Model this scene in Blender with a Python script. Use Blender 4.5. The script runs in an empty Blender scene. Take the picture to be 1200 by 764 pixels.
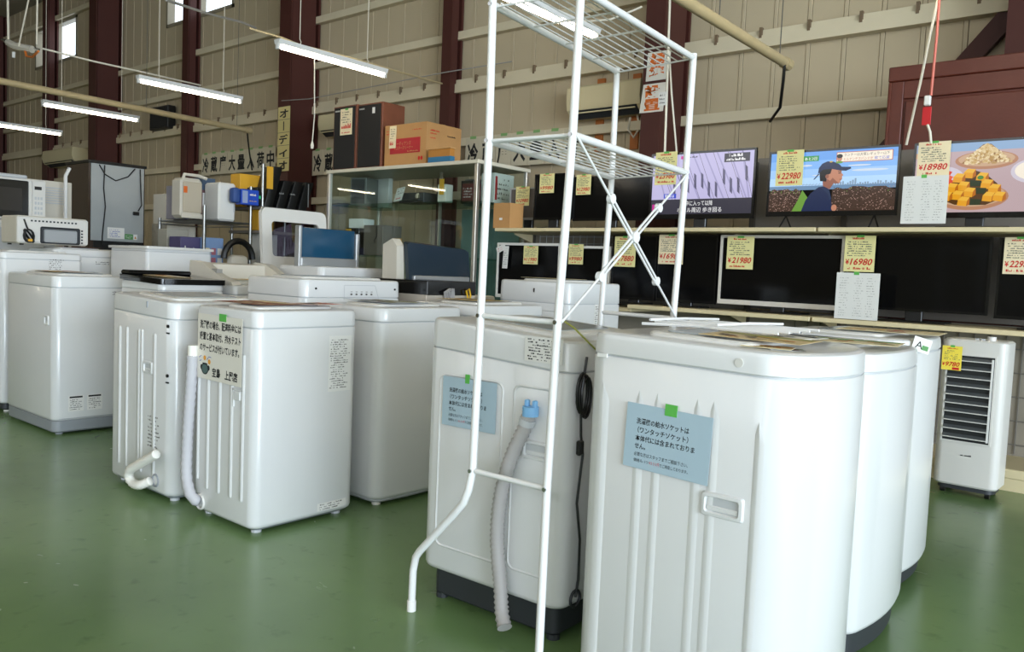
import bpy, bmesh, math, random
from math import sin, cos, radians, pi
from mathutils import Vector, Matrix
random.seed(7)
SC = bpy.context.scene
COL = SC.collection

# ------------------------------------------------------------------ camera
FPX, CXP, CYP, HC = 960.0, 600.0, 382.0, 1.15
_y, _p, _r = radians(40.0), radians(3.8), radians(2.45)
FW = Vector((-sin(_y)*cos(_p), cos(_y)*cos(_p), -sin(_p)))
_rt = Vector((cos(_y), sin(_y), 0)); _up = _rt.cross(FW)
RT = _rt*cos(_r) + _up*sin(_r)
UP = -_rt*sin(_r) + _up*cos(_r)
CAM = Vector((0, 0, HC))
cd = bpy.data.cameras.new('camera'); cam = bpy.data.objects.new('camera', cd); COL.objects.link(cam)
cd.sensor_width = 36.0; cd.lens = FPX/1200.0*36.0; cd.clip_start = 0.05
m = Matrix.Identity(4)
for i in range(3):
    m[i][0] = RT[i]; m[i][1] = UP[i]; m[i][2] = -FW[i]; m[i][3] = CAM[i]
cam.matrix_world = m
SC.camera = cam

# ------------------------------------------------------------------ world, lights, exposure
w = bpy.data.worlds.new('sky'); SC.world = w; w.use_nodes = True
bg = w.node_tree.nodes['Background']; bg.inputs[0].default_value = (0.80, 0.90, 1.0, 1); bg.inputs[1].default_value = 2.2
SC.view_settings.view_transform = 'Standard'; SC.view_settings.look = 'None'
SC.view_settings.exposure = 0.0; SC.view_settings.gamma = 1.0; SC.view_settings.use_curve_mapping = False

def area(name, loc, rot, sx, sy, power, color):
    l = bpy.data.lights.new(name, 'AREA'); l.shape = 'RECTANGLE'; l.size = sx; l.size_y = sy
    l.energy = power; l.color = color
    o = bpy.data.objects.new(name, l); COL.objects.link(o); o.location = loc; o.rotation_euler = rot
    return o
# daylight of the glazed shop front (wall_right) and side glazing, plus a warm high fill lamp added at wall_front for near faces
area('shopfront_daylight', (12.9, -2.4, 2.45), (0, radians(90), 0), 4.4, 9.2, 2900, (0.74, 0.87, 1.0))
area('side_glazing_daylight', (7.2, -6.9, 2.3), (radians(90), 0, 0), 10.6, 4.0, 330, (0.84, 0.92, 1.0))
area('added_high_fill', (-5.5, -6.9, 4.6), (radians(75), 0, 0), 13.0, 1.8, 95, (1.0, 0.93, 0.82))

# ------------------------------------------------------------------ helpers
def P(x, y, Y=None, X=None, Z=None):
    d = FW + RT*((x-CXP)/FPX) + UP*(-(y-CYP)/FPX)
    if Y is not None: t = Y/d.y
    elif X is not None: t = X/d.x
    else: t = (Z-HC)/d.z
    return CAM + d*t

def lin(h):
    h = h.lstrip('#'); c = [int(h[i:i+2], 16)/255 for i in (0, 2, 4)]
    return tuple((v/12.92 if v <= .04045 else ((v+.055)/1.055)**2.4) for v in c) + (1,)

MATS = {}
def mat(name, hexc, rough=.5, metal=0.0, spec=.5, var=0.0, vscale=6.0, bump=0.0, bscale=40.0, emit=None, estr=1.0, trans=0.0, alpha=1.0, coat=0.0):
    if name in MATS: return MATS[name]
    m = bpy.data.materials.new(name); m.use_nodes = True; nt = m.node_tree
    b = nt.nodes['Principled BSDF']
    c = lin(hexc)
    b.inputs['Base Color'].default_value = c; b.inputs['Roughness'].default_value = rough; b.inputs['Metallic'].default_value = metal
    b.inputs['Specular IOR Level'].default_value = spec
    if coat: b.inputs['Coat Weight'].default_value = coat; b.inputs['Coat Roughness'].default_value = .08
    if trans: b.inputs['Transmission Weight'].default_value = trans; b.inputs['IOR'].default_value = 1.05
    if alpha < 1: b.inputs['Alpha'].default_value = alpha
    if emit:
        b.inputs['Emission Color'].default_value = lin(emit); b.inputs['Emission Strength'].default_value = estr
    if var or bump:
        tc = nt.nodes.new('ShaderNodeTexCoord')
        n = nt.nodes.new('ShaderNodeTexNoise'); n.inputs['Scale'].default_value = vscale; n.inputs['Detail'].default_value = 5
        nt.links.new(tc.outputs['Object'], n.inputs['Vector'])
        if var:
            mx = nt.nodes.new('ShaderNodeMixRGB'); mx.blend_type = 'MULTIPLY'
            r = nt.nodes.new('ShaderNodeMapRange'); r.inputs['From Min'].default_value = .3; r.inputs['From Max'].default_value = .7
            r.inputs['To Min'].default_value = 1-var; r.inputs['To Max'].default_value = 1.0
            nt.links.new(n.outputs['Fac'], r.inputs['Value'])
            mx.inputs[0].default_value = 1; mx.inputs[1].default_value = c
            nt.links.new(r.outputs[0], mx.inputs[2]); nt.links.new(mx.outputs[0], b.inputs['Base Color'])
        if bump:
            n2 = nt.nodes.new('ShaderNodeTexNoise'); n2.inputs['Scale'].default_value = bscale; n2.inputs['Detail'].default_value = 3
            nt.links.new(tc.outputs['Object'], n2.inputs['Vector'])
            bp = nt.nodes.new('ShaderNodeBump'); bp.inputs['Strength'].default_value = bump; bp.inputs['Distance'].default_value = .01
            nt.links.new(n2.outputs['Fac'], bp.inputs['Height']); nt.links.new(bp.outputs[0], b.inputs['Normal'])
    MATS[name] = m
    return m

def glass(name, hexc, gloss=.12, tint=.9):
    """thin clear sheet: mostly lets light straight through, with a soft mirror reflection"""
    if name in MATS: return MATS[name]
    m = bpy.data.materials.new(name); m.use_nodes = True; nt = m.node_tree; nt.nodes.clear()
    o = nt.nodes.new('ShaderNodeOutputMaterial'); t = nt.nodes.new('ShaderNodeBsdfTransparent'); g = nt.nodes.new('ShaderNodeBsdfGlossy')
    mx = nt.nodes.new('ShaderNodeMixShader'); mx.inputs[0].default_value = gloss
    t.inputs[0].default_value = lin(hexc); g.inputs['Roughness'].default_value = .02
    nt.links.new(t.outputs[0], mx.inputs[1]); nt.links.new(g.outputs[0], mx.inputs[2]); nt.links.new(mx.outputs[0], o.inputs[0])
    MATS[name] = m
    return m

def box(bm, x0, x1, y0, y1, z0, z1, b=0.0, seg=2):
    vs = [bm.verts.new(p) for p in ((x0,y0,z0),(x1,y0,z0),(x1,y1,z0),(x0,y1,z0),(x0,y0,z1),(x1,y0,z1),(x1,y1,z1),(x0,y1,z1))]
    fs = [bm.faces.new([vs[i] for i in f]) for f in ((3,2,1,0),(4,5,6,7),(0,1,5,4),(1,2,6,5),(2,3,7,6),(3,0,4,7))]
    if b > 0:
        es = list({e for f in fs for e in f.edges})
        bmesh.ops.bevel(bm, geom=es, offset=b, segments=seg, affect='EDGES', profile=.5)
    return vs

def frame_of(d):
    d = d.normalized(); a = Vector((0,0,1)) if abs(d.z) < .9 else Vector((1,0,0))
    u = d.cross(a).normalized(); return u, d.cross(u).normalized()

def tube(bm, pts, r, n=8, cap=True, closed=False):
    pts = [Vector(p) for p in pts]; rings = []
    rr = r if isinstance(r, (list, tuple)) else [r]*len(pts)
    u = None
    for i, p in enumerate(pts):
        if closed: d = (pts[(i+1) % len(pts)]-pts[i-1])
        elif i == 0: d = pts[1]-p
        elif i == len(pts)-1: d = p-pts[i-1]
        else: d = (pts[i+1]-p).normalized()+(p-pts[i-1]).normalized()
        d.normalize()
        if u is None: u, v = frame_of(d)
        else:
            u = (u-d*u.dot(d)).normalized(); v = d.cross(u)
        rings.append([bm.verts.new(p+(u*cos(2*pi*k/n)+v*sin(2*pi*k/n))*rr[i]) for k in range(n)])
    m = len(rings)
    for i in range(m if closed else m-1):
        a, b2 = rings[i], rings[(i+1) % m]
        for k in range(n): bm.faces.new((a[k], a[(k+1) % n], b2[(k+1) % n], b2[k]))
    if cap and not closed:
        bm.faces.new(list(reversed(rings[0]))); bm.faces.new(rings[-1])

def cyl(bm, p0, p1, r, n=12): tube(bm, [p0, p1], r, n)

def loft(bm, loops, cap0=True, cap1=True):
    rs = [[bm.verts.new(p) for p in L] for L in loops]
    n = len(rs[0])
    for a, b in zip(rs, rs[1:]):
        for k in range(n): bm.faces.new((a[k], a[(k+1) % n], b[(k+1) % n], b[k]))
    if cap0: bm.faces.new(list(reversed(rs[0])))
    if cap1: bm.faces.new(rs[-1])

def rrect(x0, x1, y0, y1, r, n=5, bulge=0.0):
    """rounded rectangle, counter-clockwise; the +x side may bow out"""
    pts = []
    for cx, cy, a0 in ((x1-r, y1-r, 0), (x0+r, y1-r, 90), (x0+r, y0+r, 180), (x1-r, y0+r, 270)):
        for k in range(n+1):
            a = radians(a0+90*k/n); pts.append([cx+r*cos(a), cy+r*sin(a)])
        if a0 == 270:
            pass
    # extra points along the front for the bow
    if bulge:
        for k in range(1, 8): pts.append([x1, (y0+r)+(y1-y0-2*r)*k/8])
        hw = (y1-y0)/2; yc = (y0+y1)/2; xm = (x0+x1)/2
        for p in pts:
            if p[0] > xm: p[0] += bulge*max(0, 1-((p[1]-yc)/hw)**2)*((p[0]-xm)/(x1-xm))
    return pts

def obj(name, bm, material, parent=None, smooth=35):
    bmesh.ops.recalc_face_normals(bm, faces=bm.faces)
    me = bpy.data.meshes.new(name); bm.to_mesh(me); bm.free()
    for mm in (material if isinstance(material, (list, tuple)) else [material]): me.materials.append(mm)
    if smooth:
        me.polygons.foreach_set('use_smooth', [True]*len(me.polygons)); me.set_sharp_from_angle(angle=radians(smooth))
    o = bpy.data.objects.new(name, me); COL.objects.link(o)
    if parent is not None: o.parent = parent
    return o

def share(src, parent, loc=(0,0,0), rot=(0,0,0), scale=(1,1,1)):
    o = src.copy(); COL.objects.link(o); o.parent = parent; o.location = loc; o.rotation_euler = rot; o.scale = scale
    return o

def tag(o, label, cat, group=None, kind=None):
    o['label'] = label; o['category'] = cat
    if group: o['group'] = group
    if kind: o['kind'] = kind
    return o
def thing(name, label, cat, loc=(0,0,0), rz=0.0, group=None):
    o = bpy.data.objects.new(name, None); COL.objects.link(o); o.empty_display_size = .1
    o.location = loc; o.rotation_euler = (0,0,rz)
    return tag(o, label, cat, group)
def struct(name, bm, material, label, cat, smooth=0):
    o = obj(name, bm, material, None, smooth); return tag(o, label, cat, None, 'structure')
def B(): return bmesh.new()
def pbox(name, material, parent, x0, x1, y0, y1, z0, z1, b=0.0, seg=2):
    bm = B(); box(bm, min(x0,x1), max(x0,x1), min(y0,y1), max(y0,y1), min(z0,z1), max(z0,z1), b, seg); return obj(name, bm, material, parent)
def ptube(name, material, parent, pts, r, n=8, closed=False):
    bm = B(); tube(bm, pts, r, n, closed=closed); return obj(name, bm, material, parent, 50)

# text outlines -> flat triangles
_TX = {}
def text_geo(s, shear=0.0, bold=0.0):
    k = (s, shear, bold)
    if k in _TX: return _TX[k]
    c = bpy.data.curves.new('t', 'FONT'); c.body = s; c.shear = shear; c.resolution_u = 2; c.offset = bold; c.fill_mode = 'FRONT' if hasattr(c, 'fill_mode') else c.fill_mode
    o = bpy.data.objects.new('t', c); COL.objects.link(o)
    dg = bpy.context.evaluated_depsgraph_get(); dg.update()
    me = bpy.data.meshes.new_from_object(o.evaluated_get(dg))
    vs = [(v.co.x, v.co.y) for v in me.vertices]; fs = [tuple(p.vertices) for p in me.polygons]
    if vs:
        x0 = min(v[0] for v in vs); x1 = max(v[0] for v in vs); y0 = min(v[1] for v in vs); y1 = max(v[1] for v in vs)
    else: x0 = x1 = y0 = y1 = 0
    bpy.data.objects.remove(o); bpy.data.curves.remove(c); bpy.data.meshes.remove(me)
    _TX[k] = (vs, fs, x0, x1, y0, y1)
    return _TX[k]

class Flat:
    """print on a flat sheet: rectangles, polygons, ellipses and lettering, stacked in hair-thin layers"""
    def __init__(s, o, u, v):
        s.o = Vector(o); s.u = Vector(u).normalized(); s.v = Vector(v).normalized(); s.n = s.u.cross(s.v); s.bm = B(); s.m = []
    def mi(s, material):
        if material not in s.m: s.m.append(material)
        return s.m.index(material)
    def pt(s, x, y, l): return s.o + s.u*x + s.v*y + s.n*(.0006+.0004*l)
    def poly(s, pts, material, l=0):
        f = s.bm.faces.new([s.bm.verts.new(s.pt(x, y, l)) for x, y in pts]); f.material_index = s.mi(material)
    def rect(s, x0, y0, x1, y1, material, l=0): s.poly(((x0,y0),(x1,y0),(x1,y1),(x0,y1)), material, l)
    def ell(s, cx, cy, rx, ry, material, l=0, n=14, a0=0, a1=360):
        s.poly([(cx+rx*cos(radians(a0+(a1-a0)*k/n)), cy+ry*sin(radians(a0+(a1-a0)*k/n))) for k in range(n if a1-a0 >= 360 else n+1)], material, l)
    def line(s, p, q, wd, material, l=0):
        d = Vector((q[0]-p[0], q[1]-p[1])); L = d.length
        if L < 1e-6: return
        nx, ny = -d.y/L*wd/2, d.x/L*wd/2
        s.poly(((p[0]-nx,p[1]-ny),(q[0]-nx,q[1]-ny),(q[0]+nx,q[1]+ny),(p[0]+nx,p[1]+ny)), material, l)
    def text(s, t, x, y, size, material, l=1, width=None, shear=0.0, bold=0.0, center=False):
        vs, fs, x0, x1, y0, y1 = text_geo(t, shear, bold)
        if not vs: return
        sx = size if width is None else width/max(1e-6, x1-x0)
        if center: x = x-(x1-x0)*sx/2
        vv = [s.bm.verts.new(s.pt(x+(a-x0)*sx, y+b*size, l)) for a, b in vs]
        i = s.mi(material)
        for f in fs:
            try: s.bm.faces.new([vv[k] for k in f]).material_index = i
            except ValueError: pass
    def scrib(s, x0, y0, x1, y1, rows, material, seed=0, fill=.55, l=1, tall=.5):
        """rows of broken strokes: small print too fine to read"""
        R = random.Random(seed); rh = (y1-y0)/rows
        for r in range(rows):
            y = y1-(r+.8)*rh; x = x0+R.random()*.06*(x1-x0); end = x1-R.random()*.35*(x1-x0)
            while x < end:
                wd = (x1-x0)*(.015+R.random()*.05)
                if R.random() < fill:
                    hh = rh*tall*(.35+.65*R.random()); s.rect(x, y, min(x+wd, x1), y+hh, material, l)
                x += wd+(x1-x0)*.012
    def build(s, name, parent=None):
        me = bpy.data.meshes.new(name); s.bm.to_mesh(me); s.bm.free()
        for mm in s.m: me.materials.append(mm)
        o = bpy.data.objects.new(name, me); COL.objects.link(o)
        if parent is not None: o.parent = parent
        return o

# ------------------------------------------------------------------ materials
WHITE = mat('washer_white_enamel', '#d5d5d4', .28, spec=.5, var=.03, vscale=3, coat=.3)
WHITE2 = mat('washer_white_plastic', '#d4d1cb', .33, var=.03, vscale=4)
CREAMW = mat('aged_white_plastic', '#cdc6b8', .4, var=.06, vscale=5)
GREYB = mat('grey_plastic', '#8b8f93', .45)
LGREY = mat('light_grey_plastic', '#b9bbbd', .4)
DARKB = mat('charcoal_plastic', '#2c2f33', .5)
BLACK = mat('black_plastic', '#121212', .35)
GLOSSB = mat('gloss_black', '#0b0b0c', .12)
SCREEN = mat('dark_screen', '#0a0a0b', .10, spec=.25)
STEEL = mat('chrome_steel', '#c4c6c8', .22, metal=1)
SILVER = mat('silver_paint', '#b5b7b8', .32, metal=.6)
ALU = mat('aluminium', '#cfc9bd', .3, metal=.85)
RACKW = mat('white_powder_coat', '#dedddb', .3, spec=.5)
PAPER = mat('white_paper', '#dddbd6', .8)
PAPERB = mat('pale_blue_laminate', '#a6bac6', .25, spec=.5)
PAPERW = mat('white_laminate', '#dcd7cc', .3)
PAPERY = mat('yellow_price_paper', '#e4da9a', .7)
PAPERC = mat('cream_price_paper', '#e9d9b4', .7)
INK = mat('black_ink', '#141416', .7)
INKS = mat('grey_ink', '#55524c', .7)
INKL = mat('pale_grey_ink', '#8f8c86', .8)
INKR = mat('red_ink', '#c81a12', .7)
INKO = mat('orange_ink', '#d4671c', .7)
INKB = mat('blue_ink', '#3b4fa8', .7)
TAPE = mat('green_tape', '#5aae4c', .5)
CARD = mat('brown_cardboard', '#b98a55', .8, var=.08, vscale=8)
CARDL = mat('pale_cardboard', '#c89a62', .8, var=.08, vscale=8)
HOSEG = mat('grey_hose', '#aaa6a4', .5)
HOSEW = mat('white_hose', '#e4e1d8', .5)
CREAMS = mat('cream_shelf_paint', '#d8c8a0', .45, var=.04)
BEIGE = mat('beige_wall_metal', '#b9a98c', .55, var=.07, vscale=1.2)
BEIGED = mat('beige_girt_metal', '#d2c5a8', .5, var=.08, vscale=3)
MAROON = mat('maroon_steel_paint', '#4a2620', .5, var=.10, vscale=2, spec=.3)
REDWOOD = mat('red_brown_wood', '#5f2a1c', .45, var=.15, vscale=7, bump=.1, bscale=60)
WOODS = mat('speaker_wood', '#7a4630', .5, var=.2, vscale=9)
GOLDT = mat('gold_tan_conduit', '#b8a47c', .5, var=.1, vscale=9)
LEAD = mat('white_cord', '#ded6c4', .6)
ORWOOD = mat('orange_wood', '#b5692c', .6, var=.15, vscale=15)
DGREY = mat('dark_grey_panel', '#7a736a', .6, var=.05)
BLUEP = mat('blue_package', '#1f49b4', .4)
YELP = mat('yellow_package', '#d9a32c', .5)
REDP = mat('red_package', '#b2202a', .5)
FRIDGEG = mat('galvanised_back', '#a9adad', .45, metal=.35, var=.08, vscale=3)
FRIDGED = mat('dark_brown_gloss', '#3a2c22', .22)
TEAL = mat('teal_panel', '#6f8f8c', .35)
NAVY = mat('navy_translucent_lid', '#1b2a36', .2)
BLUEL = mat('blue_translucent_lid', '#1a4560', .22)
WINDOWP = mat('window_frame_metal', '#8f8672', .5)
TUBE = mat('lit_fluorescent_tube', '#ffffff', .5, emit='#ffefd2', estr=25.0)
GLASS = glass('clear_glass', '#f4faf8', .06)
GLASSW = glass('window_glass', '#ffffff', .04)
SMOKE = glass('smoked_glass', '#8b8f90', .08)

def noise_floor():
    m = bpy.data.materials.new('green_epoxy_floor'); m.use_nodes = True; nt = m.node_tree; b = nt.nodes['Principled BSDF']
    tc = nt.nodes.new('ShaderNodeTexCoord')
    n = nt.nodes.new('ShaderNodeTexNoise'); n.inputs['Scale'].default_value = .9; n.inputs['Detail'].default_value = 6
    r = nt.nodes.new('ShaderNodeValToRGB'); r.color_ramp.elements[0].position = .3; r.color_ramp.elements[1].position = .72
    r.color_ramp.elements[0].color = lin('#5c784a'); r.color_ramp.elements[1].color = lin('#73905c')
    n2 = nt.nodes.new('ShaderNodeTexNoise'); n2.inputs['Scale'].default_value = 14; n2.inputs['Detail'].default_value = 8
    r2 = nt.nodes.new('ShaderNodeMapRange'); r2.inputs['From Min'].default_value = .60; r2.inputs['From Max'].default_value = .74; r2.inputs['To Max'].default_value = .35
    mx = nt.nodes.new('ShaderNodeMixRGB'); mx.inputs[2].default_value = lin('#40562f')
    # thin dark scuffs
    v = nt.nodes.new('ShaderNodeTexNoise'); v.inputs['Scale'].default_value = 3.0; v.inputs['Detail'].default_value = 2; v.inputs['Distortion'].default_value = 2.5
    mp = nt.nodes.new('ShaderNodeMapping'); mp.inputs['Scale'].default_value = (1, 1.6, 1)
    L = nt.links.new
    L(tc.outputs['Object'], n.inputs['Vector']); L(tc.outputs['Object'], n2.inputs['Vector']); L(tc.outputs['Object'], mp.inputs['Vector']); L(mp.outputs[0], v.inputs['Vector'])
    L(n.outputs['Fac'], r.inputs[0]); L(n2.outputs['Fac'], r2.inputs['Value']); L(r2.outputs[0], mx.inputs[0]); L(r.outputs[0], mx.inputs[1]); L(mx.outputs[0], b.inputs['Base Color'])
    rr = nt.nodes.new('ShaderNodeMapRange'); rr.inputs['To Min'].default_value = .20; rr.inputs['To Max'].default_value = .30
    L(v.outputs['Fac'], rr.inputs['Value']); L(rr.outputs[0], b.inputs['Roughness'])
    bp = nt.nodes.new('ShaderNodeBump'); bp.inputs['Strength'].default_value = .03; bp.inputs['Distance'].default_value = .01
    n3 = nt.nodes.new('ShaderNodeTexNoise'); n3.inputs['Scale'].default_value = 5; L(tc.outputs['Object'], n3.inputs['Vector'])
    L(n3.outputs['Fac'], bp.inputs['Height']); L(bp.outputs[0], b.inputs['Normal'])
    return m

# ------------------------------------------------------------------ the building
XL, XR, YB, YF, ZC = -24.0, 13.2, 7.0, -7.2, 6.4
bm = B(); box(bm, XL-.2, XR+.2, YF-.2, YB+.3, -.1, 0)
struct('floor', bm, noise_floor(), 'glossy green painted concrete shop floor', 'floor')
bm = B(); box(bm, XL-.2, XR+.2, YF-.2, YB+.3, ZC, ZC+.1)
struct('ceiling', bm, mat('grey_ceiling', '#8d8576', .8), 'high plain metal ceiling over the sales floor', 'ceiling')
bm = B(); box(bm, XL-.2, XL, YF, YB, 0, ZC)
struct('wall_left', bm, BEIGE, 'beige end wall at the far end of the hall', 'wall')
# right wall: low sill and header round the shop-front glazing
bm = B(); box(bm, XR, XR+.2, YF, YB, 0, .12); box(bm, XR, XR+.2, YF, YB, 4.7, ZC); box(bm, XR, XR+.2, 2.25, YB, .12, 4.7); box(bm, XR, XR+.2, YF, -7.05, .12, 4.7)
struct('wall_right', bm, BEIGE, 'beige wall around the glazed shop front', 'wall')
bm = B(); box(bm, XL, 1.8, YF-.2, YF, 0, 3.6); box(bm, XL, XR, YF-.2, YF, 5.6, ZC); box(bm, XL, -12.2, YF-.2, YF, 3.6, 5.6); box(bm, 1.2, 1.8, YF-.2, YF, 3.6, 5.6); box(bm, 1.8, XR, YF-.2, YF, 4.4, 5.6); box(bm, 12.6, XR, YF-.2, YF, 0, 4.4); box(bm, 1.8, 12.6, YF-.2, YF, 0, .2)  # the unseen high opening is added to go with the fill lamp
struct('wall_front', bm, BEIGE, 'beige wall with side glazing and an added high light opening', 'wall')

WIN = [(-19.5, -17.4, 5.02, 5.84), (-13.8, -11.7, 5.02, 5.84)]
bm = B(); y0, y1 = YB+.03, YB+.1
box(bm, XL, XR, y0, y1, 0, 5.02); box(bm, XL, XR, y0, y1, 5.84, ZC)
box(bm, XL, -19.5, y0, y1, 5.02, 5.84); box(bm, -17.4, -13.8, y0, y1, 5.02, 5.84); box(bm, -11.7, XR, y0, y1, 5.02, 5.84)
wall = struct('wall_back', bm, mat('wall_seam_dark', '#9a8b70', .7), 'beige ribbed metal cladding wall behind the televisions', 'wall')
PW = .3
def panel_mesh(z0, z1):
    bm = B(); x = PW/2-.002
    # sheet with a shallow lap step near one edge
    for a, b_, d in ((-x, x-.035, .012), (x-.032, x, .017)):
        box(bm, a, b_, -d, .03, z0, z1, .002, 1)
    return bm
p_full = p_lo = p_hi = None
k = 0
x = XL+PW/2
while x < 2.0:
    inwin = any(a < x < b_ for a, b_, _, _ in WIN)
    if inwin:
        if p_lo is None:
            p_lo = obj('wall_panel', panel_mesh(0, 5.02), BEIGE, wall, 0); p_hi = obj('wall_panel', panel_mesh(5.84, ZC), BEIGE, wall, 0)
            for o in (p_lo, p_hi): o.location = (x, YB, 0)
        else: share(p_lo, wall, (x, YB, 0)); share(p_hi, wall, (x, YB, 0))
    else:
        if p_full is None:
            p_full = obj('wall_panel', panel_mesh(0, ZC), BEIGE, wall, 0); p_full.location = (x, YB, 0)
        else: share(p_full, wall, (x, YB, 0))
    x += PW
for i, (a, b_, z0, z1) in enumerate(WIN):
    bm = B(); t = .05
    box(bm, a, b_, YB-.03, YB+.1, z0, z0+t); box(bm, a, b_, YB-.03, YB+.1, z1-t, z1); box(bm, a, a+t, YB-.03, YB+.1, z0, z1); box(bm, b_-t, b_, YB-.03, YB+.1, z0, z1)
    mid = (a+b_)/2; box(bm, mid-.02, mid+.02, YB-.02, YB+.1, z0, z1)
    o = struct('window_%d' % (i+1), bm, WINDOWP, ['bright high window behind a maroon post at the far end of the cladding wall', 'bright high window behind a maroon post above the black wall speaker'][i], 'window')
    for c, (q0, q1) in enumerate(((a+t, mid-.02), (mid+.02, b_-t))):
        pbox('pane', GLASSW, o, q0, q1, YB+.03, YB+.036, z0+t, z1-t)

# horizontal girts of the wall frame
n = 0
for z in (2.01, 2.62, 3.23, 3.84, 4.45, 5.90):
    n += 1
    bm = B()
    if abs(z-3.23) < .01:
        box(bm, XL, 1.2 if z > 3 else XR, YB-.12, YB-.02, z-.045, z-.035); box(bm, XL, 0.2, YB-.125, YB-.112, z-.05, z+.05); box(bm, XL, .2, YB-.10, YB-.02, z+.075, z+.085)
        box(bm, XL, .2, YB-.105, YB-.095, z+.055, z+.10)
    else:
        box(bm, XL, 1.0, YB-.10, YB-.02, z-.05, z+.04)
    o = struct('trim_%d' % n, bm, BEIGED, 'beige horizontal steel girt on the cladding wall, %s' % ['lowest', 'second from the floor', 'deep one with cable clips', 'just above the one with clips', 'fifth from the floor', 'topmost'][n-1], 'girt')
    if abs(z-3.23) < .01:
        bm = B(); box(bm, -.012, .012, -.13, -.094, .03, .12)
        clip = obj('clip', bm, mat('rust_clip', '#6d5a44', .7), o, 0); clip.location = (-.6, YB, z)
        xx = -1.0
        while xx > -18:
            share(clip, o, (xx, YB, z)); xx -= .42

# steel columns: H sections, wide and narrow alternate
def hcol(x, yf, fw, label):
    bm = B(); t = .016
    box(bm, x-fw/2, x+fw/2, yf, yf+t, 0, ZC); box(bm, x-fw/2, x+fw/2, YB-.06, YB-.03, 0, ZC); box(bm, x-.008, x+.008, yf+t, YB-.06, 0, ZC)
    # closing plate on the side towards the aisle
    box(bm, x+fw/2-.03, x+fw/2-.012, yf+.03, YB-.10, 0, ZC)
    o = struct('steel_column', bm, MAROON, label, 'column'); return o
hcol(-3.93, 6.5, .20, 'maroon steel column carrying the orange lettered banner')
hcol(-9.62, 6.5, .26, 'maroon steel column carrying the yellow vertical sign')
hcol(-15.55, 6.5, .30, 'wide maroon steel column between the two high windows')
hcol(-21.3, 6.5, .30, 'wide maroon steel column at the far end of the cladding wall')
hcol(-6.85, 6.78, .15, 'narrow maroon steel post behind the carton and speakers')
hcol(-12.75, 6.76, .18, 'narrow maroon steel post in front of the window above the wall speaker')
hcol(-18.4, 6.76, .26, 'narrow maroon steel post in front of the far high window')
# knee brace at the right
bm = B()
loft(bm, [[P(1060,165,Y=6.9), P(1030,170,Y=6.9), P(1170,14,Y=6.9), P(1200,14,Y=6.9)], [Vector(q)+Vector((0,.06,0)) for q in (P(1060,165,Y=6.9), P(1030,170,Y=6.9), P(1170,14,Y=6.9), P(1200,14,Y=6.9))]])
struct('trim_9', bm, MAROON, 'slanting maroon steel brace behind the red-brown cabinet', 'brace')
bm = B(); c0 = P(1195,20,Y=6.7); box(bm, c0.x-.05, c0.x+.35, 6.55, 6.95, 0, ZC)
struct('steel_column', bm, MAROON, 'maroon steel column behind the red-brown cabinet', 'column')

# ------------------------------------------------------------------ washing machines
def slab_ribs(parent, yface, ribs, material, depth=.006):
    """upright pressed ribs on the side facing -y: (x, z0, z1, width)"""
    for (x, z0, z1, wd) in ribs:
        bm = B(); r = wd/2; L0 = []; L1 = []
        for (off, sc) in ((0, 1.0), (-depth, .55)):
            L = []
            for k in range(9): a = radians(180*k/8); L.append((x+r*sc*cos(a), yface+off, z1-r+r*sc*sin(a)))
            for k in range(9): a = radians(180+180*k/8); L.append((x+r*sc*cos(a), yface+off, z0+r+r*sc*sin(a)))
            L0.append(L)
        loft(bm, L0, cap0=False); obj('rib', bm, material, parent, 60)

def side_handle(parent, x, z, wd, ht, yface, material):
    def ring(ins, off): return [(px, yface-off, pz) for px, pz in rrect(x-wd/2+ins, x+wd/2-ins, z-ht/2+ins, z+ht/2-ins, .008, 4)]
    bm = B(); loft(bm, [ring(-.004, -.001), ring(0, .007), ring(.007, .008), ring(.010, .0015)], False, False)
    fr = obj('handle', bm, material, parent, 40)
    bm = B(); loft(bm, [ring(.009, -.002), ring(.009, .0015)]); obj('handle_well', bm, LGREY, fr)
    bm = B(); box(bm, x-wd/2+.012, x+wd/2-.012, yface-.0045, yface, z-ht/2+.012, z-ht*.05, .002, 1); obj('handle_lip', bm, material, fr)

def spec_label(parent, o, u, v, wd, ht, rows, seed, heavy=False):
    f = Flat(o, u, v); f.rect(0, 0, wd, ht, PAPER, 0)
    f.scrib(wd*.06, ht*.05, wd*.94, ht*.95, rows, INK if heavy else INKS, seed, .7, 1, .55)
    return f.build('spec_label', parent)

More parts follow.
